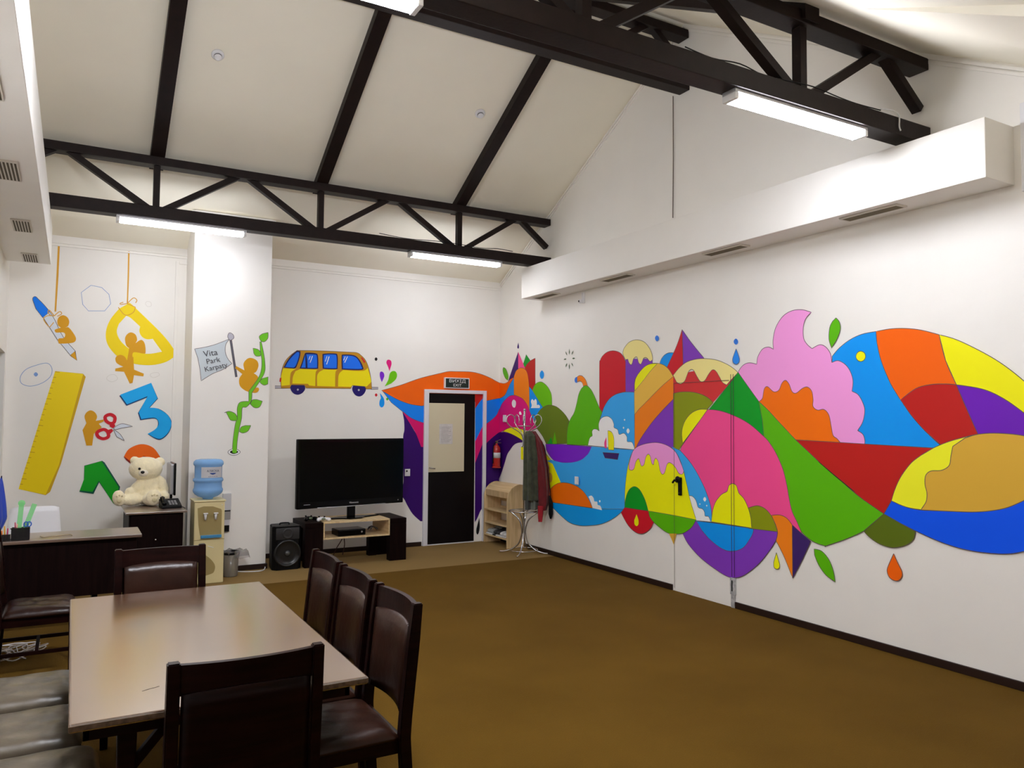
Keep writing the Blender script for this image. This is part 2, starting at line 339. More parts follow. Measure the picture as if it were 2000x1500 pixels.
drops|2A68C0|0|6264,2599 6238,2582 6235,2554 6263,2537 6291,2559 6291,2586
drops|2A68C0|0|5154,2468 5131,2448 5131,2425 5155,2412 5179,2429 5179,2453
drops|2078D0|1|5153,2374! 5128,2320 5113,2272 5125,2240 5156,2229 5188,2244 5198,2278 5179,2324!
"""
MURAL_BACK="""
sweep|2C0058|0|3838,1802! 3943,1652 4034,1514 4156,1327! 4169,328! 4117,331! 4005,433 3930,546 3885,629! 3840,685! 3867,874! 3851,1419 3868,1556 3862,1693!
sweep|B80A5C|0|3838,1802! 4151,1694! 4156,1327! 4114,1328! 4034,1514 3943,1652!
sweep|0A70F0|1|3558,2066! 3690,2018! 4148,1917! 4151,1656! 4121,1660! 3972,1714 3838,1805 3677,1922!
sweep|E05500|1|3539,2079! 3789,2150 4083,2256 4385,2336 4509,2365 4618,2369 4857,2372 5019,2345 5168,2296 5251,2258 5319,2231! 5319,2010! 5089,1968! 4133,1886! 4118,1881! 3939,1906 3763,1965 3575,2059!
sweep|0A70F0|1|5080,1966! 5319,2013! 5319,1864! 5272,1772 5190,1701 5084,1625!
sweep|B80A5C|1|5084,1628! 5190,1701 5272,1772 5319,1871! 5319,1524! 5275,1497 5176,1425 5087,1346!
sweep|2C0058|0|5087,1349! 5176,1425 5275,1497 5319,1526! 5319,535! 5096,432!
splash|0C0A0C|0|3457,2512 3477,2490 3458,2466 3438,2488
splash|B01020|0|3466,2038 3485,2017 3467,1995 3448,2016
splash|4C9C00|0|3620,1985 3638,1966 3621,1947 3604,1966
splash|C0106A|0|3646,2337! 3627,2390 3602,2444 3611,2481 3637,2490 3666,2474 3674,2433 3659,2378!
splash|6A1CB0|0|3542,2188! 3515,2257 3514,2311 3535,2328 3564,2313 3576,2273 3562,2232!
splash|5AA600|0|3582,2132! 3630,2220 3650,2303 3685,2338 3729,2337 3754,2293 3737,2231 3673,2174!
splash|0080F0|0|3518,2044! 3555,2001 3577,1961 3582,1900 3564,1863 3536,1856 3514,1886 3516,1940 3534,1974!
van|9A98A0|1|2162,2100! 2349,2103! 2349,2075! 2162,2067!
van|9A98A0|1|3391,2118! 3492,2119! 3492,2092! 3391,2089!
van|180C58|0|2439,2169 2500,2139 2534,2082 2503,2023 2442,1996 2382,2017 2349,2077 2377,2135
van|180C58|0|3230,2187 3293,2156 3326,2090 3295,2022 3240,1992 3178,2013 3140,2085 3169,2152
van|9A98A0|0|2442,2074 2455,2061 2442,2046 2429,2060
van|9A98A0|0|3229,2090 3243,2076 3229,2061 3215,2075
van|A87810|1|2422,2551! 2706,2561 3080,2563 3196,2560 3259,2523 3315,2465 3359,2366 3392,2226 3405,2095! 3332,2090! 3307,2123! 3142,2132! 3122,2091! 2546,2082! 2520,2118! 2361,2116! 2343,2074! 2237,2074! 2228,2188 2244,2315 2286,2419 2353,2496!
van|D8C200|0|2256,2318! 2416,2320! 2358,2279 2344,2217 2342,2115! 2240,2102! 2231,2213!
van|D8C200|0|2465,2318! 2687,2320! 2662,2280 2660,2111! 2584,2116! 2565,2137! 2373,2135! 2378,2218 2408,2290!
van|D8C200|0|2763,2325! 2938,2327! 2916,2289 2915,2112! 2684,2112! 2682,2242 2711,2295!
van|D8C200|0|3016,2326! 3276,2327 3345,2369! 3386,2239 3396,2186! 3335,2124! 3307,2127! 3142,2136! 3122,2114! 2953,2114! 2957,2251 2983,2302!
van|10104A|0|2260,2329! 2298,2407 2354,2486 2422,2547! 2463,2545! 2464,2491 2438,2394 2407,2328 2351,2323
van|10104A|0|2458,2326! 2483,2396 2513,2496 2538,2527 2654,2526 2687,2495 2693,2353 2678,2330 2555,2325
van|10104A|0|2744,2492 2759,2525 2905,2536 2941,2508 2944,2363 2929,2336 2769,2333 2749,2355
van|10104A|0|2993,2503 3012,2528 3148,2527 3218,2487 3277,2390 3262,2339 3016,2335 2997,2352
van|1060F0|0|2281,2338! 2317,2408 2366,2474 2422,2530! 2448,2529! 2449,2488 2423,2393 2394,2340 2350,2335
van|1060F0|0|2538,2508! 2648,2510 2673,2488 2678,2358 2664,2342 2557,2338! 2553,2418
van|1060F0|0|2760,2486 2775,2513 2894,2522 2926,2500 2931,2369 2915,2348 2782,2347 2765,2359
van|1060F0|0|3008,2497 3023,2515 3142,2513 3207,2476 3261,2382 3248,2352 3029,2349 3013,2361
van|1060F0|0|2477,2337! 2495,2390 2525,2504! 2534,2340!
van|F4EEEA|0|2585,2406! 2613,2492! 2621,2488! 2593,2404!
van|F4EEEA|0|2568,2442! 2585,2489! 2593,2487! 2576,2438!
van|F4EEEA|0|2795,2392! 2826,2495! 2835,2493! 2804,2390!
van|F4EEEA|0|2777,2428! 2799,2497! 2807,2495! 2785,2426!
van|F4EEEA|0|3030,2426! 3067,2507! 3075,2503! 3039,2423!
van|F4EEEA|0|3016,2454! 3037,2505! 3045,2503! 3025,2451!
van|B01020|0|2218,2200! 2238,2201! 2235,2150! 2214,2152!
van|B01020|0|3248,2502! 3266,2503! 3313,2445! 3295,2430!
"""
MURAL_PANEL="""
panel|2C0058|0|4925,2074! 5047,2077! 5058,462! 5023,421 4976,324 4938,269!
panel|B80A5C|0|4932,1412! 5051,1642! 5054,1382! 5014,1282 4935,1097!
panel|0A70F0|0|4927,1858! 4975,1931 5047,2004! 5051,1621! 5011,1541 4932,1398!
panel|A01612|0|4925,2074! 5047,2077! 5047,2004! 4991,1945 4927,1858!
panel|0C0A0C|0|5008,329! 5017,208 5002,123 4981,96 4962,126 4964,182!
"""
MURAL_LEFT="""
rope|B8882A|0|-188,3571! -169,3573! -172,3226! -182,2841! -198,2839! -192,3224!
rope|B8882A|0|498,3579! 514,3581! 516,3294! 514,2983! 501,2982! 501,3293!
polygon|@pale3|0|141,3158! 247,3143! 320,3073! 340,2969! 283,2884! 124,2872! 67,2939! 49,3070!
oval|@pale2|0|-352,2248 -248,2276 -202,2216 -217,2130 -294,2058 -397,2024 -476,2052 -488,2121 -442,2199
oval|6A88B8|0|-350,2175 -329,2152 -348,2128 -369,2151
pen|B8BEC6|1|-302,2769! -245,2840! -195,2754 -109,2571 11,2421! 27,2319! -29,2364! -162,2537!
pen|0068F0|1|-402,2947! -401,2974 -378,2988 -348,2960 -300,2909 -242,2836! -305,2766! -371,2857!
pen|B9850A|1|-36,2371! 9,2421! 30,2316!
pen|B9850A|0|-116,2806 -75,2786 -56,2740 -65,2692 -92,2671! -58,2674 -8,2609 14,2555 -6,2515 -80,2498 -147,2494! -155,2530 -146,2550 -102,2559 -90,2596 -111,2618 -171,2611 -188,2626 -185,2645 -132,2669! -160,2693 -168,2740 -153,2785
rope|@rope5|0|-199,2792 -245,2851 -258,2827 -230,2790
rope|@rope5|0|-199,2792 -151,2843 -130,2821 -170,2790
rope|@rope4|0|-199,2792! -263,2788 -295,2746 -239,2665! -201,2722!
protractor|CFB600|0|495,2970! 531,2993 599,2933! 828,2710 952,2568 1040,2431! 928,2343 779,2299 616,2302 484,2340 381,2424 314,2533 303,2660 342,2792 425,2919!
protractor|E8E2DC|0|499,2844! 536,2830 588,2785 645,2731! 638,2674 666,2618 719,2591 778,2600! 879,2457! 731,2425 583,2450 464,2541 410,2651 429,2749!
rope|@rope5|0|507,2986 445,2970 434,2980 466,2996
rope|@rope5|0|507,2986 566,3053 603,3032 590,2998
protractor|@rope4|0|417,2935! 469,2866 513,2853 571,2890 591,2949! 507,2983!
man_figures|B9850A|0|552,2660 599,2638 618,2582 602,2541! 660,2581 698,2538 708,2440 686,2426 583,2434 578,2352! 520,2333! 532,2415 538,2480! 508,2511 494,2583 512,2633
man_figures|B9850A|0|456,2400 497,2381 520,2341! 584,2385! 596,2239! 697,2197! 693,2166! 597,2177! 585,2089! 556,2080! 495,2211! 405,2215! 407,2244! 486,2267! 420,2305 404,2352 418,2385
clouds|@fain2|0|346,2165 402,2175 432,2128 376,2094 325,2124
clouds|@fain2|0|781,2205 841,2215 856,2183 797,2156 764,2180
clouds|@fain2|0|707,3024 745,3019 753,2978 716,2967 693,2998
ruler|B08C10|0|-172,2194! 93,2175! 119,2141! -88,1191! -179,894! -220,860! -467,935!
ruler|CFB600|0|-172,2194! 94,2172! -108,1176! -220,865! -467,935!
ruler|B08C10|0|-174,2189! -129,2186! -129,2178! -174,2181!
ruler|B08C10|0|-189,2131! -162,2129! -162,2121! -188,2123!
ruler|B08C10|0|-202,2073! -175,2071! -175,2063! -201,2065!
ruler|B08C10|0|-216,2014! -189,2011! -189,2004! -215,2006!
ruler|B08C10|0|-229,1956! -202,1954! -202,1946! -228,1948!
ruler|B08C10|0|-243,1899! -197,1893! -197,1886! -242,1891!
ruler|B08C10|0|-257,1841! -230,1839! -230,1831! -257,1834!
ruler|B08C10|0|-270,1783! -243,1780! -243,1772! -269,1775!
ruler|B08C10|0|-284,1725! -257,1723! -257,1715! -283,1718!
ruler|B08C10|0|-296,1669! -270,1666! -270,1658! -296,1661!
ruler|B08C10|0|-310,1612! -265,1606! -265,1598! -310,1604!
ruler|B08C10|0|-323,1554! -297,1550! -296,1543! -323,1546!
ruler|B08C10|0|-337,1497! -311,1494! -310,1486! -337,1489!
ruler|B08C10|0|-351,1441! -325,1437! -324,1430! -350,1433!
ruler|B08C10|0|-363,1384! -337,1381! -337,1373! -363,1377!
ruler|B08C10|0|-377,1327! -333,1321! -332,1314! -377,1319!
ruler|B08C10|0|-390,1270! -364,1267! -363,1259! -389,1263!
ruler|B08C10|0|-403,1215! -377,1211! -377,1203! -403,1207!
ruler|B08C10|0|-417,1159! -391,1155! -391,1147! -417,1151!
ruler|B08C10|0|-429,1103! -404,1099! -403,1092! -429,1095!
ruler|B08C10|0|-443,1046! -399,1040! -399,1033! -443,1038!
ruler|B08C10|0|-455,991! -430,987! -429,979! -455,983!
number|083060|0|455,1940! 776,2095! 851,1916! 762,1803! 859,1801 962,1728 1004,1629 968,1513 876,1443 755,1509! 828,1550 859,1628 825,1686 674,1667! 648,1748! 736,1925! 530,1829!
number|0A92F0|0|463,1952! 776,2095! 845,1919! 762,1811! 851,1801 959,1728 1000,1629 964,1522 876,1456 755,1514! 828,1563 867,1629 824,1697 684,1680! 657,1754! 743,1942! 534,1845!
figure_cutting|B9850A|0|178,1773 219,1752 242,1705 230,1658! 310,1674! 306,1650! 262,1626! 291,1587! 216,1515! 203,1386! 147,1387! 105,1555! 141,1633! 121,1704 140,1752
figure_cutting|@scis8|0|372,1730 416,1699 410,1643 375,1630 332,1658 323,1706
figure_cutting|@scis8|0|306,1563 349,1539 358,1483 309,1460 259,1484 248,1531
figure_cutting|B01020|0|368,1634! 389,1643 425,1611! 412,1571! 369,1595!
figure_cutting|B01020|0|342,1555! 391,1571! 406,1547! 378,1515!
figure_cutting|B8BEC6|1|405,1579! 489,1627 598,1598! 490,1579! 427,1560!
figure_cutting|B8BEC6|1|405,1563! 471,1515 520,1437! 443,1480!
fan|7A1810|0|518,1255! 569,1345 692,1397 818,1354 904,1227! 905,1202! 717,1254! 644,1135! 544,1217!
fan|F45800|0|522,1261! 569,1345 692,1397 818,1354 896,1235! 897,1210! 717,1263! 644,1156!
number_one|004838|0|134,1167! 305,1217! 330,1198! 491,923! 464,717! 428,743! 283,981! 231,854! 94,883! 134,1014!
number_one|008C10|0|137,1162! 299,1214! 477,920! 454,734! 428,743! 280,997! 221,878! 98,898! 138,1029!
"""
MURAL_COLUMN="""
flag|A8B0B4|1|1147,2455! 1239,2475 1358,2514 1511,2586! 1471,2520 1469,2431 1498,2360 1542,2309! 1440,2237 1336,2186 1223,2106! 1208,2229 1183,2354!
flag|505058|1|1508,2594! 1529,2596! 1602,2163! 1582,2158!
flag|9A98A0|1|1506,2654 1545,2637 1554,2597 1516,2571 1489,2609
climber|B9850A|0|1745,2383 1809,2358 1830,2302 1811,2236 1780,2210! 1828,2171 1822,2105 1768,2038! 1831,2048 1840,2016 1801,1987 1706,2004 1635,2059 1623,2139 1655,2197! 1577,2259! 1588,2284! 1678,2239! 1665,2311 1698,2365
vine|5CA818|1|1839,2573! 1855,2574! 1883,2452 1901,2338 1899,2222 1830,2089! 1766,1990! 1759,1892 1710,1826 1664,1814 1659,1701 1638,1588 1619,1444 1614,1313! 1568,1313! 1572,1444 1591,1620 1612,1717 1610,1813 1639,1878 1732,1891! 1730,2005! 1829,2154 1862,2254 1864,2369 1846,2466!
vine|5CA818|1|1929,2685! 1927,2619 1891,2576 1851,2582 1831,2630 1865,2665!
vine|5CA818|1|1766,2495! 1822,2482 1854,2442 1847,2409! 1800,2407 1775,2438!
vine|5CA818|1|1940,2175! 1938,2092! 1894,2078 1849,2114 1876,2153!
vine|5CA818|1|1882,1894! 1852,1828 1797,1819 1749,1859! 1771,1905 1818,1913!
vine|5CA818|1|1474,1759! 1527,1775 1588,1749 1613,1701 1606,1669! 1544,1676 1513,1724! 1493,1764!
vine|5CA818|1|1762,1618! 1732,1556 1678,1532 1639,1548! 1654,1596 1700,1617!
vine|F4EEEA|1|1585,1356 1636,1340 1652,1315 1622,1292 1587,1284 1545,1293 1522,1317 1537,1341
vine|0C0A0C|0|1586,1340 1621,1332 1629,1316 1587,1299 1545,1314 1552,1333
vine|5CA818|0|1570,1364! 1613,1364! 1614,1316 1591,1308 1568,1316!
"""
# ------------------------------------------------------------ room shell
XL, XR, YB, YC, YF = -0.62, 5.32, 9.7, 9.06, -2.2
RY, RZ, SL = 5.84, 5.76, 0.54
def roof(y): return RZ - SL*abs(y-RY)
YE = 1.45; ZE = roof(YE)
b = bm_new()
box(b, XL-0.3, XR+0.3, YF-0.3, YB+0.3, -0.1, 0)
FL = mat('carpet_brown', (0.2, 0.12, 0.03), 0.95, spec=0.1, sheen=0.1)
FL.node_tree.nodes['Principled BSDF'].inputs['Sheen Tint'].default_value = (0.55, 0.36, 0.14, 1)
nt = FL.node_tree; pb = nt.nodes['Principled BSDF']
tc = nt.nodes.new('ShaderNodeTexCoord')
n1 = nt.nodes.new('ShaderNodeTexNoise'); n1.inputs['Scale'].default_value = 1.3; n1.inputs['Detail'].default_value = 5
n2 = nt.nodes.new('ShaderNodeTexNoise'); n2.inputs['Scale'].default_value = 160; n2.inputs['Detail'].default_value = 3
nt.links.new(tc.outputs['Object'], n1.inputs['Vector']); nt.links.new(tc.outputs['Object'], n2.inputs['Vector'])
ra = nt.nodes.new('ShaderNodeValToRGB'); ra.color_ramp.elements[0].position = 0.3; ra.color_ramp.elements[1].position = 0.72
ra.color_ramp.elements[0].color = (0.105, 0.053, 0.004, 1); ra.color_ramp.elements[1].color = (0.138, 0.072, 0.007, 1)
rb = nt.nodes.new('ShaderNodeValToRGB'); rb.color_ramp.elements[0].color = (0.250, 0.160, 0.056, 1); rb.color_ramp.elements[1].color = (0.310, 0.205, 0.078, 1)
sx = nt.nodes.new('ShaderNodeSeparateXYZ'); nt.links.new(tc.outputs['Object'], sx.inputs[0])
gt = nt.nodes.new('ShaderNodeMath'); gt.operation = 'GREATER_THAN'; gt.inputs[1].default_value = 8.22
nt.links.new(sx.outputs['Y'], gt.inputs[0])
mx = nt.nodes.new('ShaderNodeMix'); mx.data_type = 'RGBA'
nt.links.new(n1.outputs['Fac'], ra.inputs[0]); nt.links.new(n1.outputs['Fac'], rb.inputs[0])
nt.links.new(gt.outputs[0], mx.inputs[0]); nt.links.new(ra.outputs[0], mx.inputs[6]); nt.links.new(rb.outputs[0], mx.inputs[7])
m2 = nt.nodes.new('ShaderNodeMix'); m2.data_type = 'RGBA'; m2.blend_type = 'MULTIPLY'; m2.inputs[0].default_value = 0.35
nt.links.new(mx.outputs[2], m2.inputs[6]); nt.links.new(n2.outputs['Fac'], m2.inputs[7]); nt.links.new(m2.outputs[2], pb.inputs['Base Color'])
bp = nt.nodes.new('ShaderNodeBump'); bp.inputs['Strength'].default_value = 0.5; bp.inputs['Distance'].default_value = 0.006
nt.links.new(n2.outputs['Fac'], bp.inputs['Height']); nt.links.new(bp.outputs[0], pb.inputs['Normal'])
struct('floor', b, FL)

DX0, DX1, DZ = 4.20, 5.05, 2.06        # exit door opening
b = bm_new()
box(b, XL-0.3, DX0, YB, YB+0.25, 0, 3.75); box(b, DX1, XR+0.3, YB, YB+0.25, 0, 3.75); box(b, DX0, DX1, YB, YB+0.25, DZ, 3.75)
box(b, 1.12, 1.955, YC, YB+0.02, 0, 4.0)
wall_back = struct('wall_back', b, WALL)
def gable(x0, x1):
    pts = [(YF, 0), (YB+0.25, 0), (YB+0.25, roof(YB)+0.02), (RY, RZ+0.05), (YE, ZE+0.02), (YF, ZE+0.02)]
    b = bm_new(); ngon(b, [(x0, y, z) for y, z in pts], (x1-x0, 0, 0)); return b
wall_right = struct('wall_right', gable(XR, XR+0.25), WALL)
# left wall with a window opening
WY0, WY1, WZ0, WZ1 = 7.7, 9.52, 0.9, 2.36
b = bm_new()
def strip(bm, y0, y1, z0f, z1f, x0=XL-0.3, x1=XL):
    ngon(bm, [(x0, y0, z0f(y0)), (x0, y1, z0f(y1)), (x0, y1, z1f(y1)), (x0, y0, z1f(y0))], (x1-x0, 0, 0))
top = lambda y: (roof(y) if y > YE else ZE)+0.04
zero = lambda y: 0.0
strip(b, YF, YE, zero, top); strip(b, YE, RY, zero, top); strip(b, RY, WY0, zero, top)
strip(b, WY0, WY1, zero, lambda y: WZ0); strip(b, WY0, WY1, lambda y: WZ1, top); strip(b, WY1, YB+0.25, zero, top)
struct('wall_left', b, WALL)
b = bm_new(); box(b, XL-0.3, XR+0.3, YF-0.25, YF, 0, ZE+0.1); struct('wall_front', b, WALL)
b = bm_new()
T = 0.2
prof = [(YB+0.25, roof(YB+0.25)), (RY, RZ), (YE, ZE), (YF-0.25, ZE)]
for (ya, za), (yb_, zb) in zip(prof, prof[1:]):
    ngon(b, [(XL-0.3, ya, za), (XL-0.3, yb_, zb), (XL-0.3, yb_, zb+T), (XL-0.3, ya, za+T)], (XR-XL+0.6, 0, 0))
# shallow dormer-like facet where the near slope changes
ng = [(4.07, 3.05), (3.58, 1.55), (4.77, 1.55)]
v = [b.verts.new((x, y, roof(y)+0.01)) for x, y in ng] + [b.verts.new((4.77, 1.55, roof(1.55)-0.10)), b.verts.new((3.58, 1.55, roof(1.55)-0.07))]
b.faces.new([v[0], v[4], v[3]]); b.faces.new([v[0], v[3], v[2]]); b.faces.new([v[0], v[1], v[4]]); b.faces.new([v[1], v[2], v[3], v[4]])
struct('ceiling', b, CEIL)

# window in the left wall
wn = bm_new()
for (ya, yb_, za, zb) in ((WY0, WY0+0.06, WZ0, WZ1), (WY1-0.06, WY1, WZ0, WZ1), (WY0, WY1, WZ0, WZ0+0.06), (WY0, WY1, WZ1-0.06, WZ1), ((WY0+WY1)/2-0.03, (WY0+WY1)/2+0.03, WZ0, WZ1)):
    box(wn, XL-0.29, XL-0.22, ya, yb_, za, zb, 0.005)
win = struct('window_1', wn, WHITEP)
b = bm_new(); box(b, XL-0.262, XL-0.255, WY0+0.05, WY1-0.05, WZ0+0.05, WZ1-0.05)
put('pane', b, mat('night_glass', (0.01, 0.012, 0.02), 0.05, spec=0.6), win)

# skirtings
def skirt(name, segs):
    b = bm_new()
    for s in segs: box(b, *s, bev=0.004)
    struct(name, b, BASEB)
H = 0.058
skirt('baseboard_right', [(XR-0.018, XR, YF, 5.18, 0, H), (XR-0.018, XR, 6.03, YB-0.018, 0, H)])
skirt('baseboard_back', [(XL, 1.12, YB-0.018, YB, 0, H), (1.10, 1.975, YC-0.018, YC, 0, H), (1.955, 4.13, YB-0.018, YB, 0, H), (5.10, XR, YB-0.018, YB, 0, H), (1.955, 1.973, YC, YB-0.018, 0, H)])
skirt('baseboard_left', [(XL, XL+0.018, YF, YB-0.018, 0, H)])

# crown mouldings: two thin beads
def mould(name, paths, nrm):
    b = bm_new()
    for (a, c) in paths:
        for off, r in ((0.0, 0.012), (0.035, 0.007)):
            d = Vector(nrm)*off
            bar(b, Vector(a)+d, Vector(c)+d, 0.022, r*2)
    struct(name, b, WALL)
mould('trim_1', [((XL, YB-0.008, 3.60), (1.12, YB-0.008, 3.60)), ((1.955, YB-0.008, 3.60), (XR, YB-0.008, 3.60))], (0, 0, -1))
mould('trim_2', [((1.10, YC-0.008, 3.955), (1.975, YC-0.008, 3.955))], (0, 0, -1))
mould('trim_3', [((XR-0.008, YB, roof(YB)-0.03), (XR-0.008, RY, RZ-0.03)), ((XR-0.008, RY, RZ-0.03), (XR-0.008, YE, ZE-0.03))], (0, 0, -1))
b = bm_new(); box(b, 1.085, 1.99, YC-0.03, YC, 3.90, 3.985, 0.008); struct('trim_4', b, WALL)
b = bm_new(); box(b, 1.00, 1.035, YB-0.02, YB, 0.06, 3.52, 0.004); box(b, 1.036, 1.119, YB-0.019, YB, 3.49, 3.519, 0.003); struct('trim_5', b, WALL)

# boxed ducts along both side walls
def duct(name, label, x0, x1, y0, y1, gy):
    t = thing(name, label, 'duct', ((x0+x1)/2, (y0+y1)/2, 3.26)); ox, oy = (x0+x1)/2, (y0+y1)/2
    b = bm_new(); box(b, x0-ox, x1-ox, y0-oy, y1-oy, 0, 0.39, 0.006); put('casing', b, WALL, t)
    xs = gy[1]
    for yc in gy[0]:
        b = bm_new()
        g0, g1 = xs
        box(b, g0-ox, g1-ox, yc-0.24-oy, yc+0.24-oy, -0.012, 0.0, 0.003)
        fr = put('vent_grille', b, mat('grille_paint', (0.62, 0.58, 0.50), 0.5), t)
        b = bm_new()
        k = 9
        for i in range(k):
            xx = g0+0.015+(g1-g0-0.03)*(i+0.5)/k
            box(b, xx-0.0038-ox, xx+0.0038-ox, yc-0.22-oy, yc+0.22-oy, -0.0135, -0.0105)
        put('slot', b, mat('grille_dark', (0.16, 0.13, 0.07), 0.7), fr)
    return t
dr = duct('air_duct', 'long white boxed air duct high on the right wall above the colourful mural', 4.985, XR, 2.71, 8.53, ((3.60, 5.08, 6.68, 8.13), (5.05, 5.17)))
def duct_left():
    x0, x1, y0, y1 = XL, -0.232, YF+0.3, 9.18
    ox, oy = (x0+x1)/2, 5.0
    t = thing('air_duct', 'white boxed air duct high along the left wall at photo edge', 'duct', (ox, oy, 3.26))
    b = bm_new(); box(b, x0-ox, x1-ox, y0-oy, y1-oy, 0, 0.39, 0.006); put('casing', b, WALL, t)
    for yc in (4.27, 5.77, 7.40, 8.86):
        b = bm_new(); box(b, -0.47-ox, -0.335-ox, yc-0.22-oy, yc+0.22-oy, -0.012, 0, 0.003)
        fr = put('vent_grille', b, mat('grille_pale', (0.66, 0.62, 0.55), 0.5), t)
        b = bm_new()
        for i in range(6):
            xx = -0.455+0.02*i+0.006
            box(b, xx-0.0055-ox, xx+0.0055-ox, yc-0.20-oy, yc+0.20-oy, -0.0135, -0.0105)
        put('slot', b, mat('grille_brown', (0.07, 0.05, 0.02), 0.7), fr)
duct_left()

# ------------------------------------------------------------ rafters and lattice girders
b = bm_new
RX = [-0.98+1.655*i for i in range(4)]       # -0.98 .67 2.33 3.99
RX = [0.67, 2.33, 4.03]
for i, x in enumerate(RX):
    for side, ylow, lab in ((1, 8.42, 'far'), (-1, 3.34, 'near')):
        bb = bm_new()
        w_, d_ = 0.13, 0.10
        y1 = ylow + 0.10*side
        pts = [(x-w_/2, RY, RZ+0.02), (x-w_/2, y1, roof(y1)+0.02), (x-w_/2, y1, roof(y1)-d_), (x-w_/2, RY, RZ-d_)]
        ngon(bb, pts, (w_, 0, 0))
        o = put('roof_rafter', bb, BEAM)
        which = ('leftmost', 'middle', 'rightmost')[i]
        tag(o, ('dark rafter up the far white ceiling slope, %s of three' % which) if side > 0 else ('dark rafter on the near ceiling slope, %s of three behind near girder' % which), 'rafter', 'dark roof rafters')
def girder(y, z0, z1, label, x0=XL, w=0.15, cw=0.15):
    t = thing('lattice_girder', label, 'roof truss', ((x0+XR)/2, y, z0)); ox = (x0+XR)/2
    bb = bm_new(); box(bb, x0-ox, XR-ox, -w/2, w/2, 0, 0.125, 0.006); put('bottom_chord', bb, BEAM, t)
    bb = bm_new(); box(bb, x0-ox, XR-ox-0.01, -w/2, w/2, z1-z0-0.085, z1-z0, 0.006); put('top_chord', bb, BEAM, t)
    zb, zt = 0.10, z1-z0-0.06
    def member(name, xa, za, xb, zb_):
        q = bm_new(); bar(q, (xa-ox, 0, za), (xb-ox, 0, zb_), 0.07, 0.06, 0.003); put(name, q, BEAM, t)
    for px in (-0.99, 0.67, 2.33, 4.03):
        if px > x0: member('post', px, zb, px, zt)
        if px-0.78 > x0: member('diagonal_brace', px-0.78, zt, px-0.06, zb)
        if px+0.78 > x0:
            xs = max(px+0.06, x0)
            member('diagonal_brace', xs, zb if px > x0 else zb+(x0-px)/0.78*(zt-zb), px+0.78, zt)
    member('diagonal_brace', 4.90, zt, 5.29, zt-0.30)
    # cable ties and loose wire along the chord
    q = bm_new(); random.seed(int(y*10))
    pts = []
    for k in range(9):
        pts.append((3.0+0.22*k-ox, -0.06+random.uniform(-.02, .02), 0.125+random.uniform(0.004, 0.03)))
    tube(q, catmull(pts, k=4), 0.004, 6); put('wire', q, BLACK, t)
    return t
girder(8.42, 3.675, 4.30, 'dark timber lattice girder nearest the back wall, two lamps below it')
girder(RY, 5.04, 5.66, 'dark timber lattice girder under the ridge, behind the near girder')
girder(3.345, 3.705, 4.335, 'dark timber lattice girder nearest the camera across upper right')

# LED battens
def batten(x0, x1, y, z, label, power, dd=0.062):
    DIFF = mat('led_diffuser_%d' % power, (0.9, 0.9, 0.9), 0.4, emit=power)
    L = x1-x0
    t = thing('led_batten', label, 'ceiling light', ((x0+x1)/2, y, z), 0, 'LED battens under the girders')
    q = bm_new(); box(q, -L/2, L/2, -0.055, 0.055, -0.022, 0.0, 0.003); put('housing', q, SILVER, t)
    q = bm_new(); box(q, -L/2+0.03, L/2-0.03, -0.05, 0.05, -dd, -0.0222, 0.008); put('diffuser', q, DIFF, t)
    for s in (-1, 1):
        q = bm_new(); box(q, s*(L/2-0.014)-0.014, s*(L/2-0.014)+0.014, -0.055, 0.055, -dd-0.002, -0.0225, 0.004); put('end_cap', q, WHITEP, t)
batten(0.32, 1.54, 8.42, 3.675, 'lit white LED batten under the far girder, left one above column', LAMP_FAR)
batten(3.39, 4.61, 8.42, 3.675, 'lit white LED batten under the far girder, near the exit door', LAMP_FAR)
batten(3.40, 4.64, 3.345, 3.705, 'large lit LED batten under near girder at upper right', LAMP_NEAR)
batten(0.16, 1.38, 3.345, 3.705, 'lit LED batten cut off by the top edge of the photo', LAMP_NEAR_LEFT)

# ------------------------------------------------------------ murals
def stroke(bm, pts, wd, lift, closed=True, mi=0):
    n = len(pts)
    P = [Vector(p) for p in pts]; L = []; R_ = []
    for i in range(n):
        a = P[i-1] if (closed or i > 0) else P[0]; c = P[(i+1) % n] if (closed or i < n-1) else P[-1]
        d = (c-a)
        if d.length < 1e-9: d = Vector((1, 0))
        d.normalize(); nn = Vector((-d.y, d.x))*wd/2
        L.append(P[i]+nn); R_.append(P[i]-nn)
    vl = [bm.verts.new(lift(p)) for p in L]; vr = [bm.verts.new(lift(p)) for p in R_]
    for i in range(n if closed else n-1):
        j = (i+1) % n
        f = bm.faces.new([vl[i], vl[j], vr[j], vr[i]]); f.material_index = mi
def parse(s):
    pts = []
    for tk in s.split():
        c = tk.endswith('!'); a, d = tk.rstrip('!').split(',')
        pts.append((int(a)/1000, int(d)/1000, c))
    return pts
def smooth_poly(pts, closed=True, k=5):
    n = len(pts); out = []
    for i in range(n if closed else n-1):
        p1 = pts[i]; p2 = pts[(i+1) % n]
        out.append((p1[0], p1[1]))
        if p1[2] and p2[2]: continue
        p0 = p1 if p1[2] else pts[(i-1) % n]; p3 = p2 if p2[2] else pts[(i+2) % n]
        if not closed:
            if i == 0: p0 = p1
            if i == n-2: p3 = p2
        for j in range(1, k):
            t = j/k
            out.append(tuple(0.5*((2*p1[q])+(-p0[q]+p2[q])*t+(2*p0[q]-5*p1[q]+4*p2[q]-p3[q])*t*t+(-p0[q]+3*p1[q]-3*p2[q]+p3[q])*t**3) for q in (0, 1)))
    if not closed: out.append((pts[-1][0], pts[-1][1]))
    return out
MURAL_GAIN = 1.5
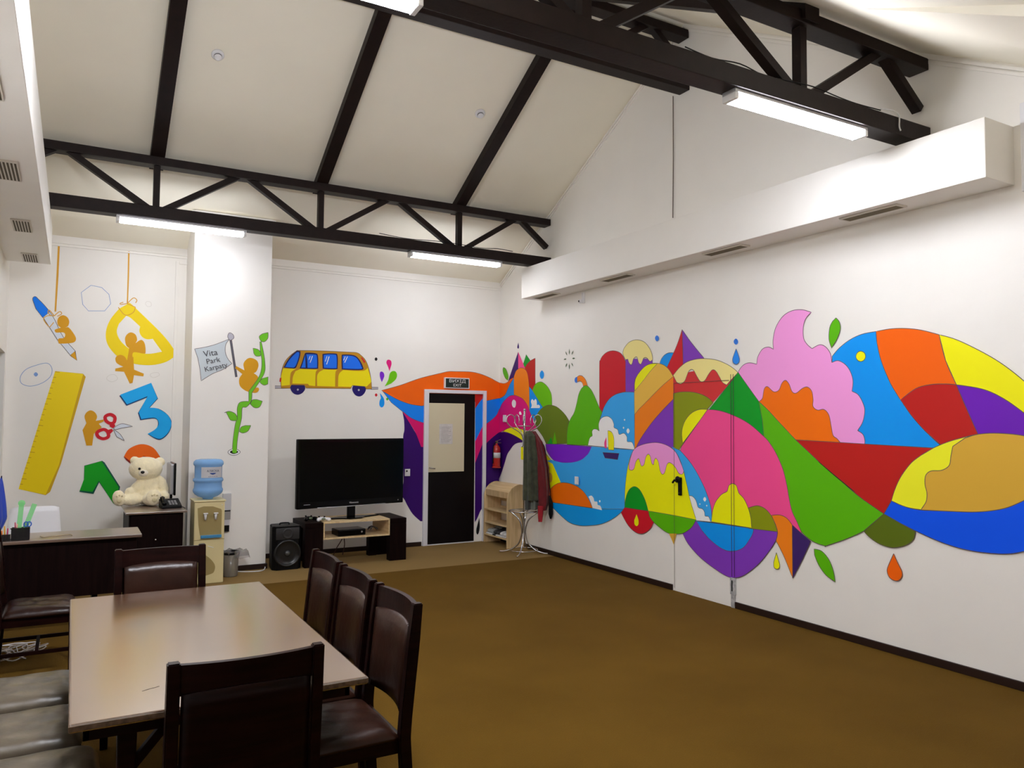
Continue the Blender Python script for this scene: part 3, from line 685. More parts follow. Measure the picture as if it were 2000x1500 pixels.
def paint(hexc):
    if hexc == 'E8E2DC': return WALL
    return mat('paint_'+hexc.lower(), hexlin(hexc, MURAL_GAIN), 0.5, bump=0.03, bscale=150, spec=0.3)
LINE = mat('mural_outline', (0.10, 0.07, 0.07), 0.5)
SPECIAL = {'pale': ('7088B0', 0.0055), 'fain': ('B8B4AE', 0.004), 'rope': ('B8882A', 0.0085), 'scis': ('B01020', 0.035)}
def mural(data, axis, plane, sign, parent, base=0.0015):
    groups = {}; k = 0
    for ln in data.strip().splitlines():
        nm, col, o, s = ln.split('|'); k += 1
        off = base + k*0.00006
        if axis == 'x': lift = lambda p, o_=off: Vector((plane-o_, p[0], p[1]))
        else: lift = lambda p, o_=off: Vector((p[0], plane-o_, p[1]))
        if axis == 'x': lift2 = lambda p, o_=off+0.00003: Vector((plane-o_, p[0], p[1]))
        else: lift2 = lambda p, o_=off+0.00003: Vector((p[0], plane-o_, p[1]))
        g = groups.setdefault(nm, (bm_new(), []))
        bmx, ms = g
        def mi(M):
            if M not in ms: ms.append(M)
            return ms.index(M)
        pts = parse(s)
        if col.startswith('@'):
            kind = col[1:5]; hx, wd = SPECIAL[kind]
            closed = kind != 'rope'
            stroke(bmx, smooth_poly(pts, closed), wd, lift, closed, mi(paint(hx)))
            continue
        pp = smooth_poly(pts)
        vs = [bmx.verts.new(lift(p)) for p in pp]
        ii = mi(paint(col))
        for t in tessellate_polygon([[Vector((p[0], p[1], 0)) for p in pp]]):
            try: f = bmx.faces.new([vs[i] for i in t]); f.material_index = ii
            except ValueError: pass
        if o == '1': stroke(bmx, pp, 0.0052, lift2, True, mi(LINE))
    for nm, (bmx, ms) in groups.items():
        me = bpy.data.meshes.new('painted_'+nm)
        want = Vector((-1, 0, 0)) if axis == 'x' else Vector((0, -1, 0))
        bmx.normal_update()
        for f in bmx.faces:
            if f.normal.dot(want) < 0: f.normal_flip()
        bmx.to_mesh(me); bmx.free()
        for M in ms: me.materials.append(M)
        ob = bpy.data.objects.new('painted_'+nm, me); COLL.objects.link(ob); ob.parent = parent
mural(MURAL_RIGHT, 'x', XR, 1, wall_right, 0.0022)
mural(MURAL_BACK, 'y', YB, 1, wall_back)
mural(MURAL_LEFT, 'y', YB, 1, wall_back)
mural(MURAL_COLUMN, 'y', YC, 1, wall_back)
INK = mat('mural_ink', (0.05, 0.05, 0.06), 0.6)
for s, (x, z, sz, r) in {'Vita': (1.312, 2.414, 0.095, 0.22), 'Park': (1.341, 2.333, 0.082, 0.25), 'Karpaty': (1.372, 2.262, 0.078, 0.27)}.items():
    text('painted_lettering', s, sz, Matrix.Translation((x, YC-0.0045, z)) @ Matrix.Rotation(-r, 4, 'Y') @ FACE_Y, INK, wall_back, 0.0004)

# hidden door in the mural wall, with its black lever
dz = bm_new(); box(dz, XR-0.0012, XR+0.01, 5.215, 6.0, 0.012, 2.085, 0.001); dd = struct('door_2', dz, WALL)
q = bm_new()
for s in ((XR-0.0125, XR-0.0105, 5.997, 6.000, 0.03, 2.088), (XR-0.0125, XR-0.0105, 5.24, 6.0, 2.084, 2.088)): box(q, *s)
put('seam', q, mat('seam_dark', (0.12, 0.08, 0.07), 0.7), dd)
q = bm_new(); box(q, XR-0.026, XR-0.002, 5.885, 5.93, 0.96, 1.14, 0.008)
hd = put('handle', q, BLACK, dd)
q = bm_new(); tube(q, catmull([(XR-0.02, 5.908, 1.10), (XR-0.06, 5.908, 1.10), (XR-0.066, 5.93, 1.112), (XR-0.062, 5.965, 1.085)], k=4), 0.011, 8)
ell(q, (XR-0.05, 5.905, 1.125), (0.02, 0.03, 0.028)); tube(q, [(XR-0.03, 5.905, 0.985), (XR-0.055, 5.86, 0.985)], 0.008); put('lever', q, BLACK, hd, True)
# vertical cable channel painted over by the mural, bare and dirty at the bottom
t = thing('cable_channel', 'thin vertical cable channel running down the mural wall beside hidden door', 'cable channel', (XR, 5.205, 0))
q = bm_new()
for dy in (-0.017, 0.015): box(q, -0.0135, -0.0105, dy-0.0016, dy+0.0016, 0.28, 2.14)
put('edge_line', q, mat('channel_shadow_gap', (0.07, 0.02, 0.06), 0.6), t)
q = bm_new(); box(q, -0.024, -0.001, -0.03, 0.028, 0.12, 0.27, 0.004); box(q, -0.02, -0.001, -0.022, 0.02, 0.0, 0.12, 0.003); put('bare_end', q, mat('dirty_metal', (0.42, 0.42, 0.42), 0.5, noise=0.4, scale=30), t)
q = bm_new(); box(q, -0.028, -0.0245, -0.006, 0.006, 0.15, 0.25, 0.001); put('slot', q, BLACK, t)

# thin wire down the gable from ridge girder
q = bm_new(); tube(q, [(XR-0.012, 6.0, 5.06), (XR-0.011, 6.0, 4.4), (XR-0.01, 6.01, 3.79)], 0.005, 6)
tag(put('wall_cable', q, mat('wire_brown', (0.12, 0.09, 0.07), 0.6)), 'thin brown cable running down the gable above the right duct', 'cable')

q = bm_new(); box(q, XR-0.03, XR-0.001, 2.62, 2.655, 3.20, 3.78, 0.004)
tag(put('cable_conduit', q, GLOSSW), 'short white vertical conduit on the wall at the near end of the right duct', 'conduit')
q = bm_new(); tube(q, catmull([(4.72, 3.25, 3.835), (4.86, 3.25, 3.85), (4.93, 3.255, 3.83), (4.935, 3.258, 3.76), (4.95, 3.258, 3.73)], k=5), 0.005, 6)
tag(put('lamp_wire', q, WHITEP, None, True), 'thin white wire along the near girder where it meets the right duct', 'wire')

# ------------------------------------------------------------ exit door
fr = bm_new()
box(fr, 4.145, 4.212, YB-0.03, YB+0.12, 0, 2.11, 0.004); box(fr, 5.045, 5.095, YB-0.03, YB+0.12, 0, 2.11, 0.004); box(fr, 4.2125, 5.0445, YB-0.03, YB+0.12, 2.062, 2.11, 0.004)
dfr = struct('door_1', fr, mat('door_frame_white', (0.76, 0.76, 0.80), 0.4))
q = bm_new()
box(q, 4.214, 4.922, YB-0.005, YB+0.045, 0.012, 2.058, 0.004)
leaf = put('door_leaf', q, mat('door_black', (0.004, 0.0025, 0.003), 0.4, spec=0.2), dfr)
q = bm_new(); box(q, 4.218, 4.755, YB-0.012, YB-0.0055, 0.985, 1.925, 0.001)
put('door_pane', q, mat('cream_film', (0.66, 0.60, 0.42), 0.4), leaf)
q = bm_new(); box(q, 4.375, 4.575, YB-0.0145, YB-0.0125, 1.365, 1.64)
pp = put('notice_sheet', q, mat('paper', (0.62, 0.60, 0.58), 0.7, noise=0.08, scale=40), leaf)
q = bm_new()
for i in range(11):
    box(q, 4.40, 4.55-0.02*(i % 3), YB-0.0155, YB-0.0147, 1.595-0.02*i, 1.600-0.02*i)
put('print', q, mat('print_grey', (0.35, 0.33, 0.34), 0.8), pp)
q = bm_new(); tube(q, [(4.235, YB-0.01, 1.045), (4.235, YB-0.055, 1.045), (4.30, YB-0.055, 1.035)], 0.008); put('door_handle', q, CHROME, leaf, True)
q = bm_new(); box(q, 4.924, 5.045, YB-0.001, YB+0.045, 0.0, 2.06); sp = put('side_panel', q, WALL, dfr)
mural(MURAL_PANEL, 'y', YB, 1, sp, 0.0022)
q = bm_new(); box(q, 4.215, 4.92, YB-0.02, YB+0.05, 0, 0.011); put('threshold', q, GLOSSW, dfr)
# exit sign
t = thing('exit_sign', 'black and white bilingual exit sign above the dark door', 'sign', (4.625, YB-0.03, 2.205))
q = bm_new(); box(q, -0.19, 0.19, -0.012, 0.028, -0.075, 0.075, 0.006); put('housing', q, WHITEP, t)
q = bm_new(); box(q, -0.175, 0.175, -0.0145, -0.0125, -0.062, 0.062); put('panel', q, mat('sign_black', (0.008, 0.02, 0.018), 0.3), t)
SW = mat('sign_white', (0.75, 0.77, 0.77), 0.5)
text('lettering', 'ВИХІД', 0.060, Matrix.Translation((0, -0.0158, 0.027)) @ Matrix.Diagonal((1.3, 1, 1, 1)) @ FACE_Y, SW, t, 0.0004)
text('lettering', 'EXIT', 0.054, Matrix.Translation((0, -0.0158, -0.030)) @ Matrix.Diagonal((1.15, 1, 1, 1)) @ FACE_Y, SW, t, 0.0008)

# wall fittings
def plate(name, label, cat, loc, face, w_=0.08, h_=0.08, extra=None):
    t = thing(name, label, cat, loc)
    q = bm_new()
    if face == 'y': box(q, -w_/2, w_/2, -0.012, 0, -h_/2, h_/2, 0.004)
    else: box(q, -0.012, 0, -w_/2, w_/2, -h_/2, h_/2, 0.004)
    put('plate', q, WHITEP, t); return t
t = plate('wall_socket', 'white double wall socket beside the television on purple paint', 'socket', (3.915, YB-0.010, 0.99), 'y', 0.075, 0.095)
q = bm_new(); lathe(q, [(0.012, 0), (0.012, 0.004)], 12, (0, 0, 0), Matrix.Translation((-0.012, -0.0125, 0.02)) @ Matrix.Rotation(PI/2, 4, 'X')); put('socket_hole', q, BLACK, t)
t = plate('light_switch', 'white light switch on the blue lake of the mural', 'switch', (XR-0.022, 7.71, 0.98), 'x', 0.075, 0.095)
q = bm_new(); box(q, -0.018, -0.0125, -0.026, 0.026, -0.038, 0.038, 0.003); put('rocker', q, WHITEP, t)
t = plate('room_thermostat', 'small white thermostat on the magenta paint beside the corner', 'thermostat', (XR-0.022, 9.50, 1.72), 'x', 0.085, 0.10)
q = bm_new(); box(q, -0.02, -0.0125, -0.02, 0.03, -0.04, 0.02, 0.003); put('cover', q, GLOSSW, t)
t = thing('motion_sensor', 'small white wall sensor under the right duct near the corner', 'sensor', (XR-0.001, 7.6, 3.17))
q = bm_new(); box(q, -0.03, 0, -0.018, 0.018, -0.06, 0.07, 0.006); put('bracket', q, GLOSSW, t)
q = bm_new(); ell(q, (-0.045, 0.02, -0.035), (0.025, 0.025, 0.025)); put('sensor_head', q, GLOSSW, t, True)
q = bm_new(); ell(q, (-0.066, 0.02, -0.037), (0.007, 0.012, 0.012)); put('lens', q, BLACK, t, True)
# smoke detectors on the far slope
for (x, y, lab) in ((1.05, 7.27, 'round white smoke detector on the left ceiling bay'), (3.71, 7.26, 'round white smoke detector on the ceiling bay beside rightmost rafter')):
    t = thing('smoke_detector', lab, 'smoke detector', (x, y, roof(y)), 0, 'ceiling smoke detectors')
    t.rotation_euler = (-math.atan(SL), 0, 0)
    q = bm_new(); lathe(q, [(0.055, -0.002), (0.055, -0.018), (0.045, -0.026), (0.0, -0.026)], 28); put('base_ring', q, GLOSSW, t, True)
    q = bm_new(); lathe(q, [(0.034, -0.0262), (0.034, -0.048), (0.024, -0.056), (0.0, -0.057)], 24); put('sensing_dome', q, GLOSSW, t, True)
    q = bm_new(); lathe(q, [(0.0355, -0.032), (0.0355, -0.042)], 24); put('vent_slot', q, mat('slot_grey', (0.1, 0.1, 0.1), 0.7), t)
# ------------------------------------------------------------ conference table
t = thing('conference_table', 'long dark wood laminate conference table with pale reflections in the foreground', 'table', (0.50, 3.73, 0))
TW, TL = 0.48, 0.95
TOPM = wood('table_laminate', (0.070, 0.032, 0.020), (0.115, 0.058, 0.036), 0.22, (2.0, 45, 10), coat=1.0, bump=0.01, spec=0.7); coat_ior(TOPM, 3.2); TOPM.node_tree.nodes['Principled BSDF'].inputs['Coat Tint'].default_value = (1, 0.88, 0.62, 1)
q = bm_new(); box(q, -TW, TW, -TL, TL, 0.722, 0.75, 0.006); put('tabletop', q, TOPM, t)
q = bm_new(); box(q, -TW-0.0015, TW+0.0015, -TL-0.0015, TL+0.0015, 0.727, 0.7445, 0.002); put('edge_band', q, mat('edge_band_worn', (0.10, 0.06, 0.035), 0.5, noise=0.5, scale=60), t)
for sx in (-1, 1):
    for sy in (-1, 1):
        q = bm_new()
        x, y = sx*0.31, sy*0.815
        M = Matrix.Translation((x, y, 0))
        v = box(q, -0.03, 0.03, -0.03, 0.03, 0, 0.66, 0.004)
        for p in v:
            k = 0.6+0.4*(p.co.z/0.66); p.co.x *= k; p.co.y *= k
            p.co = M @ p.co
        lg = put('leg', q, ESP, t)
        q = bm_new(); bar(q, (x, y-sy*0.02, 0.54), (x, y+sy*(-0.15), 0.68), 0.03, 0.03, 0.002); bar(q, (x-sx*0.02, y, 0.54), (x-sx*0.14, y, 0.68), 0.03, 0.03, 0.002); put('corner_brace', q, ESP, lg)
q = bm_new(); box(q, -TW+0.04, TW-0.04, -TL+0.09, -TL+0.115, 0.66, 0.721, 0.002); box(q, -TW+0.04, TW-0.04, TL-0.115, TL-0.09, 0.66, 0.721, 0.002)
box(q, -TW+0.04, -TW+0.06, -TL+0.09, TL-0.09, 0.66, 0.721, 0.002); box(q, TW-0.06, TW-0.04, -TL+0.09, TL-0.09, 0.66, 0.721, 0.002); put('apron', q, ESP, t)
q = bm_new()
for (x, y, r) in ((-0.245, -0.72, 0.25), (-0.225, -0.712, 0.35), (-0.26, -0.727, 0.3)):
    bar(q, (x, y, 0.7503), (x+0.022, y+0.012, 0.7503), 0.003, 0.0004)
put('scratch', q, mat('scratch_dark', (0.03, 0.02, 0.01), 0.8), t)

# ------------------------------------------------------------ dining chairs (face local +y)
def make_chair(label):
    t = thing('dining_chair', label, 'chair', (0, 0, 0), 0, 'dark leather chairs around the conference table')
    W, D = 0.225, 0.215
    def rake(z): return -D - (0.0 if z < 0.45 else (z-0.45)*0.10)
    for s in (-1, 1):
        q = bm_new(); v = box(q, s*W-0.02*s-0.02, s*W-0.02*s+0.02, D-0.04, D, 0, 0.42, 0.004)
        for p in v:
            k = 1 - 0.35*(1-p.co.z/0.42); p.co.x = s*(W-0.02)+(p.co.x-s*(W-0.02))*k; p.co.y = D-0.02+(p.co.y-(D-0.02))*k
        put('leg', q, ESP, t)
        # rear leg runs up into the back post
        q = bm_new()
        zs = [0, 0.2, 0.42, 0.5, 0.65, 0.8, 0.95]
        rings = []
        for z in zs:
            y = rake(z) - (0.03*(1-z/0.42) if z < 0.42 else 0); hw = 0.019; hd = 0.024 if z < 0.9 else 0.019
            x = s*(W-0.003)
            rings.append([q.verts.new((x+a*hw, y+b_*hd, z)) for a, b_ in ((-1, -1), (1, -1), (1, 1), (-1, 1))])
        for a, c in zip(rings, rings[1:]):
            for i in range(4): q.faces.new([a[i], a[(i+1) % 4], c[(i+1) % 4], c[i]])
        q.faces.new(rings[0]); q.faces.new(rings[-1])
        bmesh.ops.bevel(q, geom=q.edges[:], offset=0.004, segments=2, affect='EDGES')
        put('leg', q, ESP, t)
    # curved slabs between the posts: helper
    def slab(z0, z1, th, bow, inset, mat_, name, arch_top=0.0, arch_bot=0.0, puff=0.0, parent=t, dy=0.0):
        q = bm_new(); nx, nz = 14, 8; F = []; B = []
        for j in range(nz+1):
            fz = j/nz; rf = []; rb_ = []
            for i in range(nx+1):
                u = -1+2*i/nx; x = u*(W-inset)
                zt = z1 + arch_top*(1-u*u); zb = z0 + arch_bot*(1-u*u)
                z = zb+(zt-zb)*fz
                y = rake(z) - bow*(1-u*u) + dy
                pf = puff*(1-u**4)*(1-(2*fz-1)**4)
                rf.append(q.verts.new((x, y+th/2+pf, z))); rb_.append(q.verts.new((x, y-th/2-pf*0.2, z)))
            F.append(rf); B.append(rb_)
        for j in range(nz):
            for i in range(nx):
                q.faces.new([F[j][i], F[j][i+1], F[j+1][i+1], F[j+1][i]]); q.faces.new([B[j][i+1], B[j][i], B[j+1][i], B[j+1][i+1]])
        for i in range(nx):
            q.faces.new([F[0][i+1], F[0][i], B[0][i], B[0][i+1]]); q.faces.new([F[nz][i], F[nz][i+1], B[nz][i+1], B[nz][i]])
        for j in range(nz):
            q.faces.new([F[j][0], F[j+1][0], B[j+1][0], B[j][0]]); q.faces.new([F[j+1][nx], F[j][nx], B[j][nx], B[j+1][nx]])
        return put(name, q, mat_, parent, True)
    o = slab(0.845, 0.942, 0.022, 0.028, 0.022, ESP, 'top_rail', 0.0, 0.012)
    for p in o.data.polygons: p.use_smooth = False
    slab(0.515, 0.850, 0.024, 0.028, 0.034, LEATH, 'backrest', 0.012, -0.0, 0.022, dy=0.006)
    slab(0.500, 0.850, 0.007, 0.028, 0.026, ESP, 'back_panel', 0.012, dy=-0.014)
    q = bm_new(); box(q, -W+0.02, W-0.02, D-0.04, D-0.018, 0.355, 0.415, 0.003); box(q, -W+0.02, W-0.02, -D-0.008, -D+0.012, 0.355, 0.415, 0.003)
    for s in (-1, 1): box(q, s*(W-0.025)-0.01, s*(W-0.025)+0.01, -D+0.012, D-0.04, 0.355, 0.415, 0.003)
    put('seat_frame', q, ESP, t)
    q = bm_new(); n = 18; G = []
    for j in range(n+1):
        row = []
        for i in range(n+1):
            u, v_ = -1+2*i/n, -1+2*j/n
            wx = (W+0.008)*(1-0.04*(1-v_)/2)
            x = u*wx; y = v_*(D-0.006)+0.012
            # round corners
            if v_ > 0: x *= 1-0.05*v_**6*abs(u)**3; y -= 0.022*abs(u)**8*v_**2
            e = (1-abs(u)**7)*(1-abs(v_)**7)
            z = 0.425+0.044*e**0.6 + 0.006*math.sin(9*u+3*v_)*math.cos(7*v_-2*u)*(1-abs(u)**3)*(1-abs(v_)**3)
            row.append(q.verts.new((x, y, z)))
        G.append(row)
    for j in range(n):
        for i in range(n): q.faces.new([G[j][i], G[j][i+1], G[j+1][i+1], G[j+1][i]])
    loop = [G[0][i] for i in range(n+1)]+[G[j][n] for j in range(1, n+1)]+[G[n][i] for i in range(n-1, -1, -1)]+[G[j][0] for j in range(n-1, 0, -1)]
    lo = [q.verts.new((p.co.x*0.99, p.co.y*0.99, 0.413)) for p in loop]
    for i in range(len(loop)): q.faces.new([loop[(i+1) % len(loop)], loop[i], lo[i], lo[(i+1) % len(loop)]])
    q.faces.new(lo)
    put('seat', q, LEATH, t, True)
    for s in (-1, 1):
        q = bm_new(); box(q, s*(W-0.02)-0.008, s*(W-0.02)+0.008, -D-0.01, D-0.03, 0.17, 0.195, 0.003); put('stretcher', q, ESP, t)
    q = bm_new(); box(q, -W+0.02, W-0.02, -0.010, 0.010, 0.1705, 0.1945, 0.003); put('stretcher', q, ESP, t)
    return t
ch = make_chair('dark chair seen from behind at the near end of the table')
ch.location = (0.515, 2.86, 0); ch.rotation_euler = (0, 0, 0)
dup(ch, (0.475, 4.68, 0), PI, 'dark leather chair at the far end of the table, facing the camera')
# face local +y -> rz: +90deg faces -x, -90deg faces +x
dup(ch, (0.98, 4.235, 0), PI/2, 'farthest of the three chairs along the right side of the table')
dup(ch, (0.98, 3.715, 0), PI/2, 'middle of the three chairs along the right side of the table')
dup(ch, (0.985, 3.19, 0), PI/2, 'nearest of the three chairs along the right side, seat fully visible')
dup(ch, (-0.155, 4.24, 0), -PI/2, 'left side chair with worn, pale-sheened seat, farthest of three tucked at the table')
dup(ch, (-0.145, 3.71, 0), -PI/2, 'left side chair with worn, pale-sheened seat, middle of three tucked at the table')
dup(ch, (-0.095, 3.20, 0), -PI/2, 'left side chair nearest the camera, seat at bottom left corner')
dup(ch, (-0.155, 6.10, 0), -PI/2, 'dark leather chair standing apart in front of the office desk')

WORN_SHEEN = mat('worn_sheen_leather', (0.085, 0.066, 0.042), 0.34, noise=0.55, scale=5, bump=0.2, bscale=25, spec=0.6, coat=0.25)  # wear, with the pale reflection on the left seats put into the colour
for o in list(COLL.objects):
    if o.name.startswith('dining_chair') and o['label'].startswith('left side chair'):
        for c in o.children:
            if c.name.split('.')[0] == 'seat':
                c.data = c.data.copy(); c.data.materials[0] = WORN_SHEEN

# ------------------------------------------------------------ desk, cabinet
t = thing('office_desk', 'dark wood office desk with modesty panel at the left', 'desk', (-0.04, 7.24, 0))
DTOP = wood('desk_laminate', (0.10, 0.055, 0.035), (0.17, 0.10, 0.06), 0.35, (2, 40, 10), coat=1.0, spec=0.7); coat_ior(DTOP, 1.9)
q = bm_new(); box(q, -0.57, 0.565, -0.235, 0.235, 0.725, 0.75, 0.004); put('desktop', q, DTOP, t)
q = bm_new(); box(q, -0.53, 0.53, -0.19, -0.17, 0.285, 0.7245, 0.003); put('modesty_panel', q, ESPD, t)
for x in (-0.53, 0.24):
    q = bm_new(); box(q, x-0.02, x+0.02, -0.165, 0.20, 0, 0.724, 0.003); put('side_panel', q, ESPD, t)
t = thing('storage_cabinet', 'low dark wood cabinet under the teddy bear beside the water cooler', 'cabinet', (0.765, 8.84, 0))
q = bm_new(); box(q, -0.285, 0.265, -0.49, 0.46, 0.755, 0.775, 0.003); put('cabinet_top', q, DTOP, t)
q = bm_new(); box(q, -0.255, 0.235, -0.44, 0.45, 0.03, 0.754, 0.003); put('body', q, ESPD, t)
q = bm_new(); box(q, -0.235, 0.230, -0.458, -0.4405, 0.05, 0.748, 0.002); dr_ = put('door', q, ESPD, t)
q = bm_new(); ell(q, (-0.015, -0.466, 0.50), (0.010, 0.010, 0.010)); put('knob', q, CHROME, dr_, True)
q = bm_new(); box(q, -0.255, 0.235, -0.42, 0.44, 0.0, 0.029); put('plinth', q, ESPD, t)

# white shell chair behind the desk
t = thing('office_chair', 'white office chair with rounded backrest behind the desk', 'chair', (-0.26, 7.95, 0))
q = bm_new(); nx, nz = 12, 8; R1 = []; R2 = []
for j in range(nz+1):
    fz = j/nz; a = []; c = []
    for i in range(nx+1):
        u = -1+2*i/nx
        zc = 0.52+0.39*fz - 0.018*abs(u)**6*fz
        hw = 0.185+0.035*(1-fz)
        yy = 0.05 - 0.05*(1-u*u)*0.6 + 0.03*fz
        a.append(q.verts.new((u*hw, yy, zc+0.01*u*0))); c.append(q.verts.new((u*hw, yy+0.028, zc)))
    R1.append(a); R2.append(c)
for j in range(nz):
    for i in range(nx):
        q.faces.new([R1[j][i], R1[j][i+1], R1[j+1][i+1], R1[j+1][i]]); q.faces.new([R2[j][i], R2[j][i+1], R2[j+1][i+1], R2[j+1][i]])
for i in range(nx):
    q.faces.new([R1[0][i], R1[0][i+1], R2[0][i+1], R2[0][i]]); q.faces.new([R1[nz][i], R1[nz][i+1], R2[nz][i+1], R2[nz][i]])
for j in range(nz):
    q.faces.new([R1[j][0], R1[j+1][0], R2[j+1][0], R2[j][0]]); q.faces.new([R1[j][nx], R1[j+1][nx], R2[j+1][nx], R2[j][nx]])
WSH = mat('white_shell', (0.82, 0.82, 0.84), 0.35)
put('backrest', q, WSH, t, True)
q = bm_new(); box(q, -0.21, 0.21, -0.36, 0.06, 0.44, 0.49, 0.02); put('seat', q, WSH, t, True)
q = bm_new(); lathe(q, [(0.03, 0.08), (0.025, 0.44)], 16, (0, -0.15, 0)); put('gas_column', q, CHROME, t, True)
q = bm_new(); box(q, -0.02, 0.02, 0.045, 0.075, 0.46, 0.62, 0.005); put('back_bracket', q, CHROME, t)
q = bm_new()
for k in range(5):
    a = 2*PI*k/5; p = (0.24*math.cos(a), -0.15+0.24*math.sin(a))
    bar(q, (0, -0.15, 0.09), (p[0], p[1], 0.07), 0.035, 0.03, 0.004); ell(q, (p[0], p[1], 0.028), (0.028, 0.028, 0.028))
put('star_base', q, CHROME, t)

# desk things
t = thing('pen_holder', 'black mesh desk organiser full of pens on the desk front edge', 'pen holder', (-0.32, 7.10, 0.75))
q = bm_new(); bx = [(-0.058, 0.062, -0.045, -0.042), (-0.058, 0.062, 0.042, 0.045), (-0.058, -0.055, -0.045, 0.045), (0.059, 0.062, -0.045, 0.045)]
for (a, c, d, e) in bx: box(q, a, c, d, e, 0.004, 0.092)
box(q, -0.058, 0.062, -0.045, 0.045, 0, 0.004); box(q, -0.064, 0.066, -0.05, -0.041, 0.088, 0.096, 0.002); box(q, -0.15, -0.061, -0.045, 0.045, 0, 0.004); box(q, -0.15, -0.061, -0.046, -0.043, 0.004, 0.05)
MESH = mat('mesh_black', (0.012, 0.01, 0.01), 0.5, metal=0.3, alpha=0.85)
put('tray', q, MESH, t)
GRN = mat('green_acrylic', (0.25, 0.78, 0.28), 0.2, alpha=0.62)
def ruler_(pts, lab):
    (x0, z0), (x1, z1) = pts; q = bm_new()
    d = Vector((x1-x0, 0, z1-z0)); bar(q, (x0, 0, z0), (x1, 0, z1), 0.003, 0.034, 0.001)
    if abs(x1-x0) < 0.03: lathe(q, [(0.024, -0.002), (0.024, 0.002)], 20, (0, 0, 0), Matrix.Translation((x1, 0, z1)) @ Matrix.Rotation(PI/2, 4, 'X'))
    o = put('plastic_ruler', q, GRN, None, loc=(0, 7.10, 0)); tag(o, lab, 'ruler'); return o
ruler_(((-0.335, 0.757), (-0.318, 1.03)), 'upright translucent green ruler with round end in pen holder')
ruler_(((-0.315, 0.757), (-0.232, 1.02)), 'leaning translucent green ruler in the black pen holder')
def pen(x0, y0, x1, y1, ln, col, lab, nm='pen'):
    q = bm_new(); a = Vector((x0, y0, 0.757)); c = Vector((x1, y1, 0.757+ln)); tube(q, [a, a.lerp(c, 0.97), c], [0.0045, 0.0045, 0.002], 8)
    o = put(nm, q, mat('pen_'+col, hexlin(col), 0.35), None, True); tag(o, lab, 'pen')
pen(-0.352, 7.12, -0.357, 7.125, 0.125, 'C84060', 'short pink pen at the left of the pen holder')
pen(-0.345, 7.085, -0.342, 7.08, 0.118, 'E8A090', 'pale pink pen standing in the pen holder')
pen(-0.282, 7.115, -0.272, 7.125, 0.11, 'E8D020', 'short yellow pen behind the blue scissors')
pen(-0.42, 7.12, -0.425, 7.13, 0.10, 'F0B020', 'orange marker at the far left of the desk organiser')
pen(-0.405, 7.10, -0.402, 7.10, 0.085, 'C02068', 'magenta marker at the left of the desk organiser')
pen(-0.438, 7.10, -0.44, 7.10, 0.07, 'F07818', 'short orange marker under the blue flag')
t = thing('scissors', 'blue handled scissors standing in the black pen holder', 'scissors', (-0.29, 7.075, 0.757))
q = bm_new()
for s, dx in ((1, 0.0), (-1, 0.022)):
    ring = [(dx+0.013*math.cos(a)+0.006, 0, 0.112+0.018*math.sin(a)) for a in [2*PI*i/16 for i in range(16)]]; tube(q, ring, 0.0045, 6, True)
put('handle', q, mat('blue_plastic', (0.02, 0.12, 0.5), 0.3), t, True)
q = bm_new(); bar(q, (0.0, 0, 0.0), (0.008, 0, 0.095), 0.002, 0.010); bar(q, (0.012, 0.003, 0.0), (0.022, 0.003, 0.095), 0.002, 0.010); put('blade', q, CHROME, t)

# blue cloth flag on a stick
t = thing('table_flag', 'furled blue cloth flag at the left end of the desk', 'flag', (-0.505, 7.17, 0.75))
q = bm_new(); N = 22; rings = []
for j in range(N+1):
    f = j/N; z = 0.06+0.42*f; r = 0.075*(math.sin(PI*min(1, (1-f)*1.15+0.0))**0.7 if f > 0.14 else 0.5+2*f)*1.0
    r = max(0.004, 0.078*(1-f)**0.75*(0.45+0.55*min(1, f/0.25)))
    cx = 0.01+0.035*f
    rings.append([q.verts.new((cx+r*(1+0.22*math.sin(5*a+3*f))*math.cos(a), r*0.6*(1+0.2*math.cos(4*a))*math.sin(a), z)) for a in [2*PI*i/28 for i in range(28)]])
for a, c in zip(rings, rings[1:]):
    for i in range(28): q.faces.new([a[i], a[(i+1) % 28], c[(i+1) % 28], c[i]])
q.faces.new(rings[0]); q.faces.new(rings[-1])
put('cloth', q, mat('blue_satin', (0.012, 0.05, 0.42), 0.35, sheen=0.5), t, True)
q = bm_new(); tube(q, [(0.01, 0, 0.01), (0.046, 0, 0.49)], 0.004); lathe(q, [(0.045, 0), (0.045, 0.012), (0.008, 0.02)], 20); put('stick', q, BLACK, t)
# wire on desktop
q = bm_new(); tube(q, catmull([(-0.19, 7.18, 0.756), (-0.165, 7.12, 0.754), (-0.13, 7.15, 0.754), (-0.05, 7.17, 0.754), (0.01, 7.185, 0.756), (0.03, 7.14, 0.754)], k=5), 0.0035, 6)
tag(put('loose_wire', q, mat('beige_wire', (0.35, 0.27, 0.16), 0.5), None, True), 'thin beige wire lying on the desktop beside the pen holder', 'wire')
# cable pile on the floor
q = bm_new(); random.seed(3); pts = []
for k in range(46):
    a = k*0.95; r = 0.10+0.075*math.sin(k*1.7); pts.append((-0.30+1.3*r*math.cos(a), 6.55+1.1*r*math.sin(a), 0.008+0.05*abs(math.sin(k*0.9))))
tube(q, catmull(pts, k=5), 0.0045, 6)
tag(put('extension_cord', q, mat('pale_cord', (0.55, 0.52, 0.50), 0.5), None, True), 'tangled pale power cord on the carpet under the desk chair', 'cord')

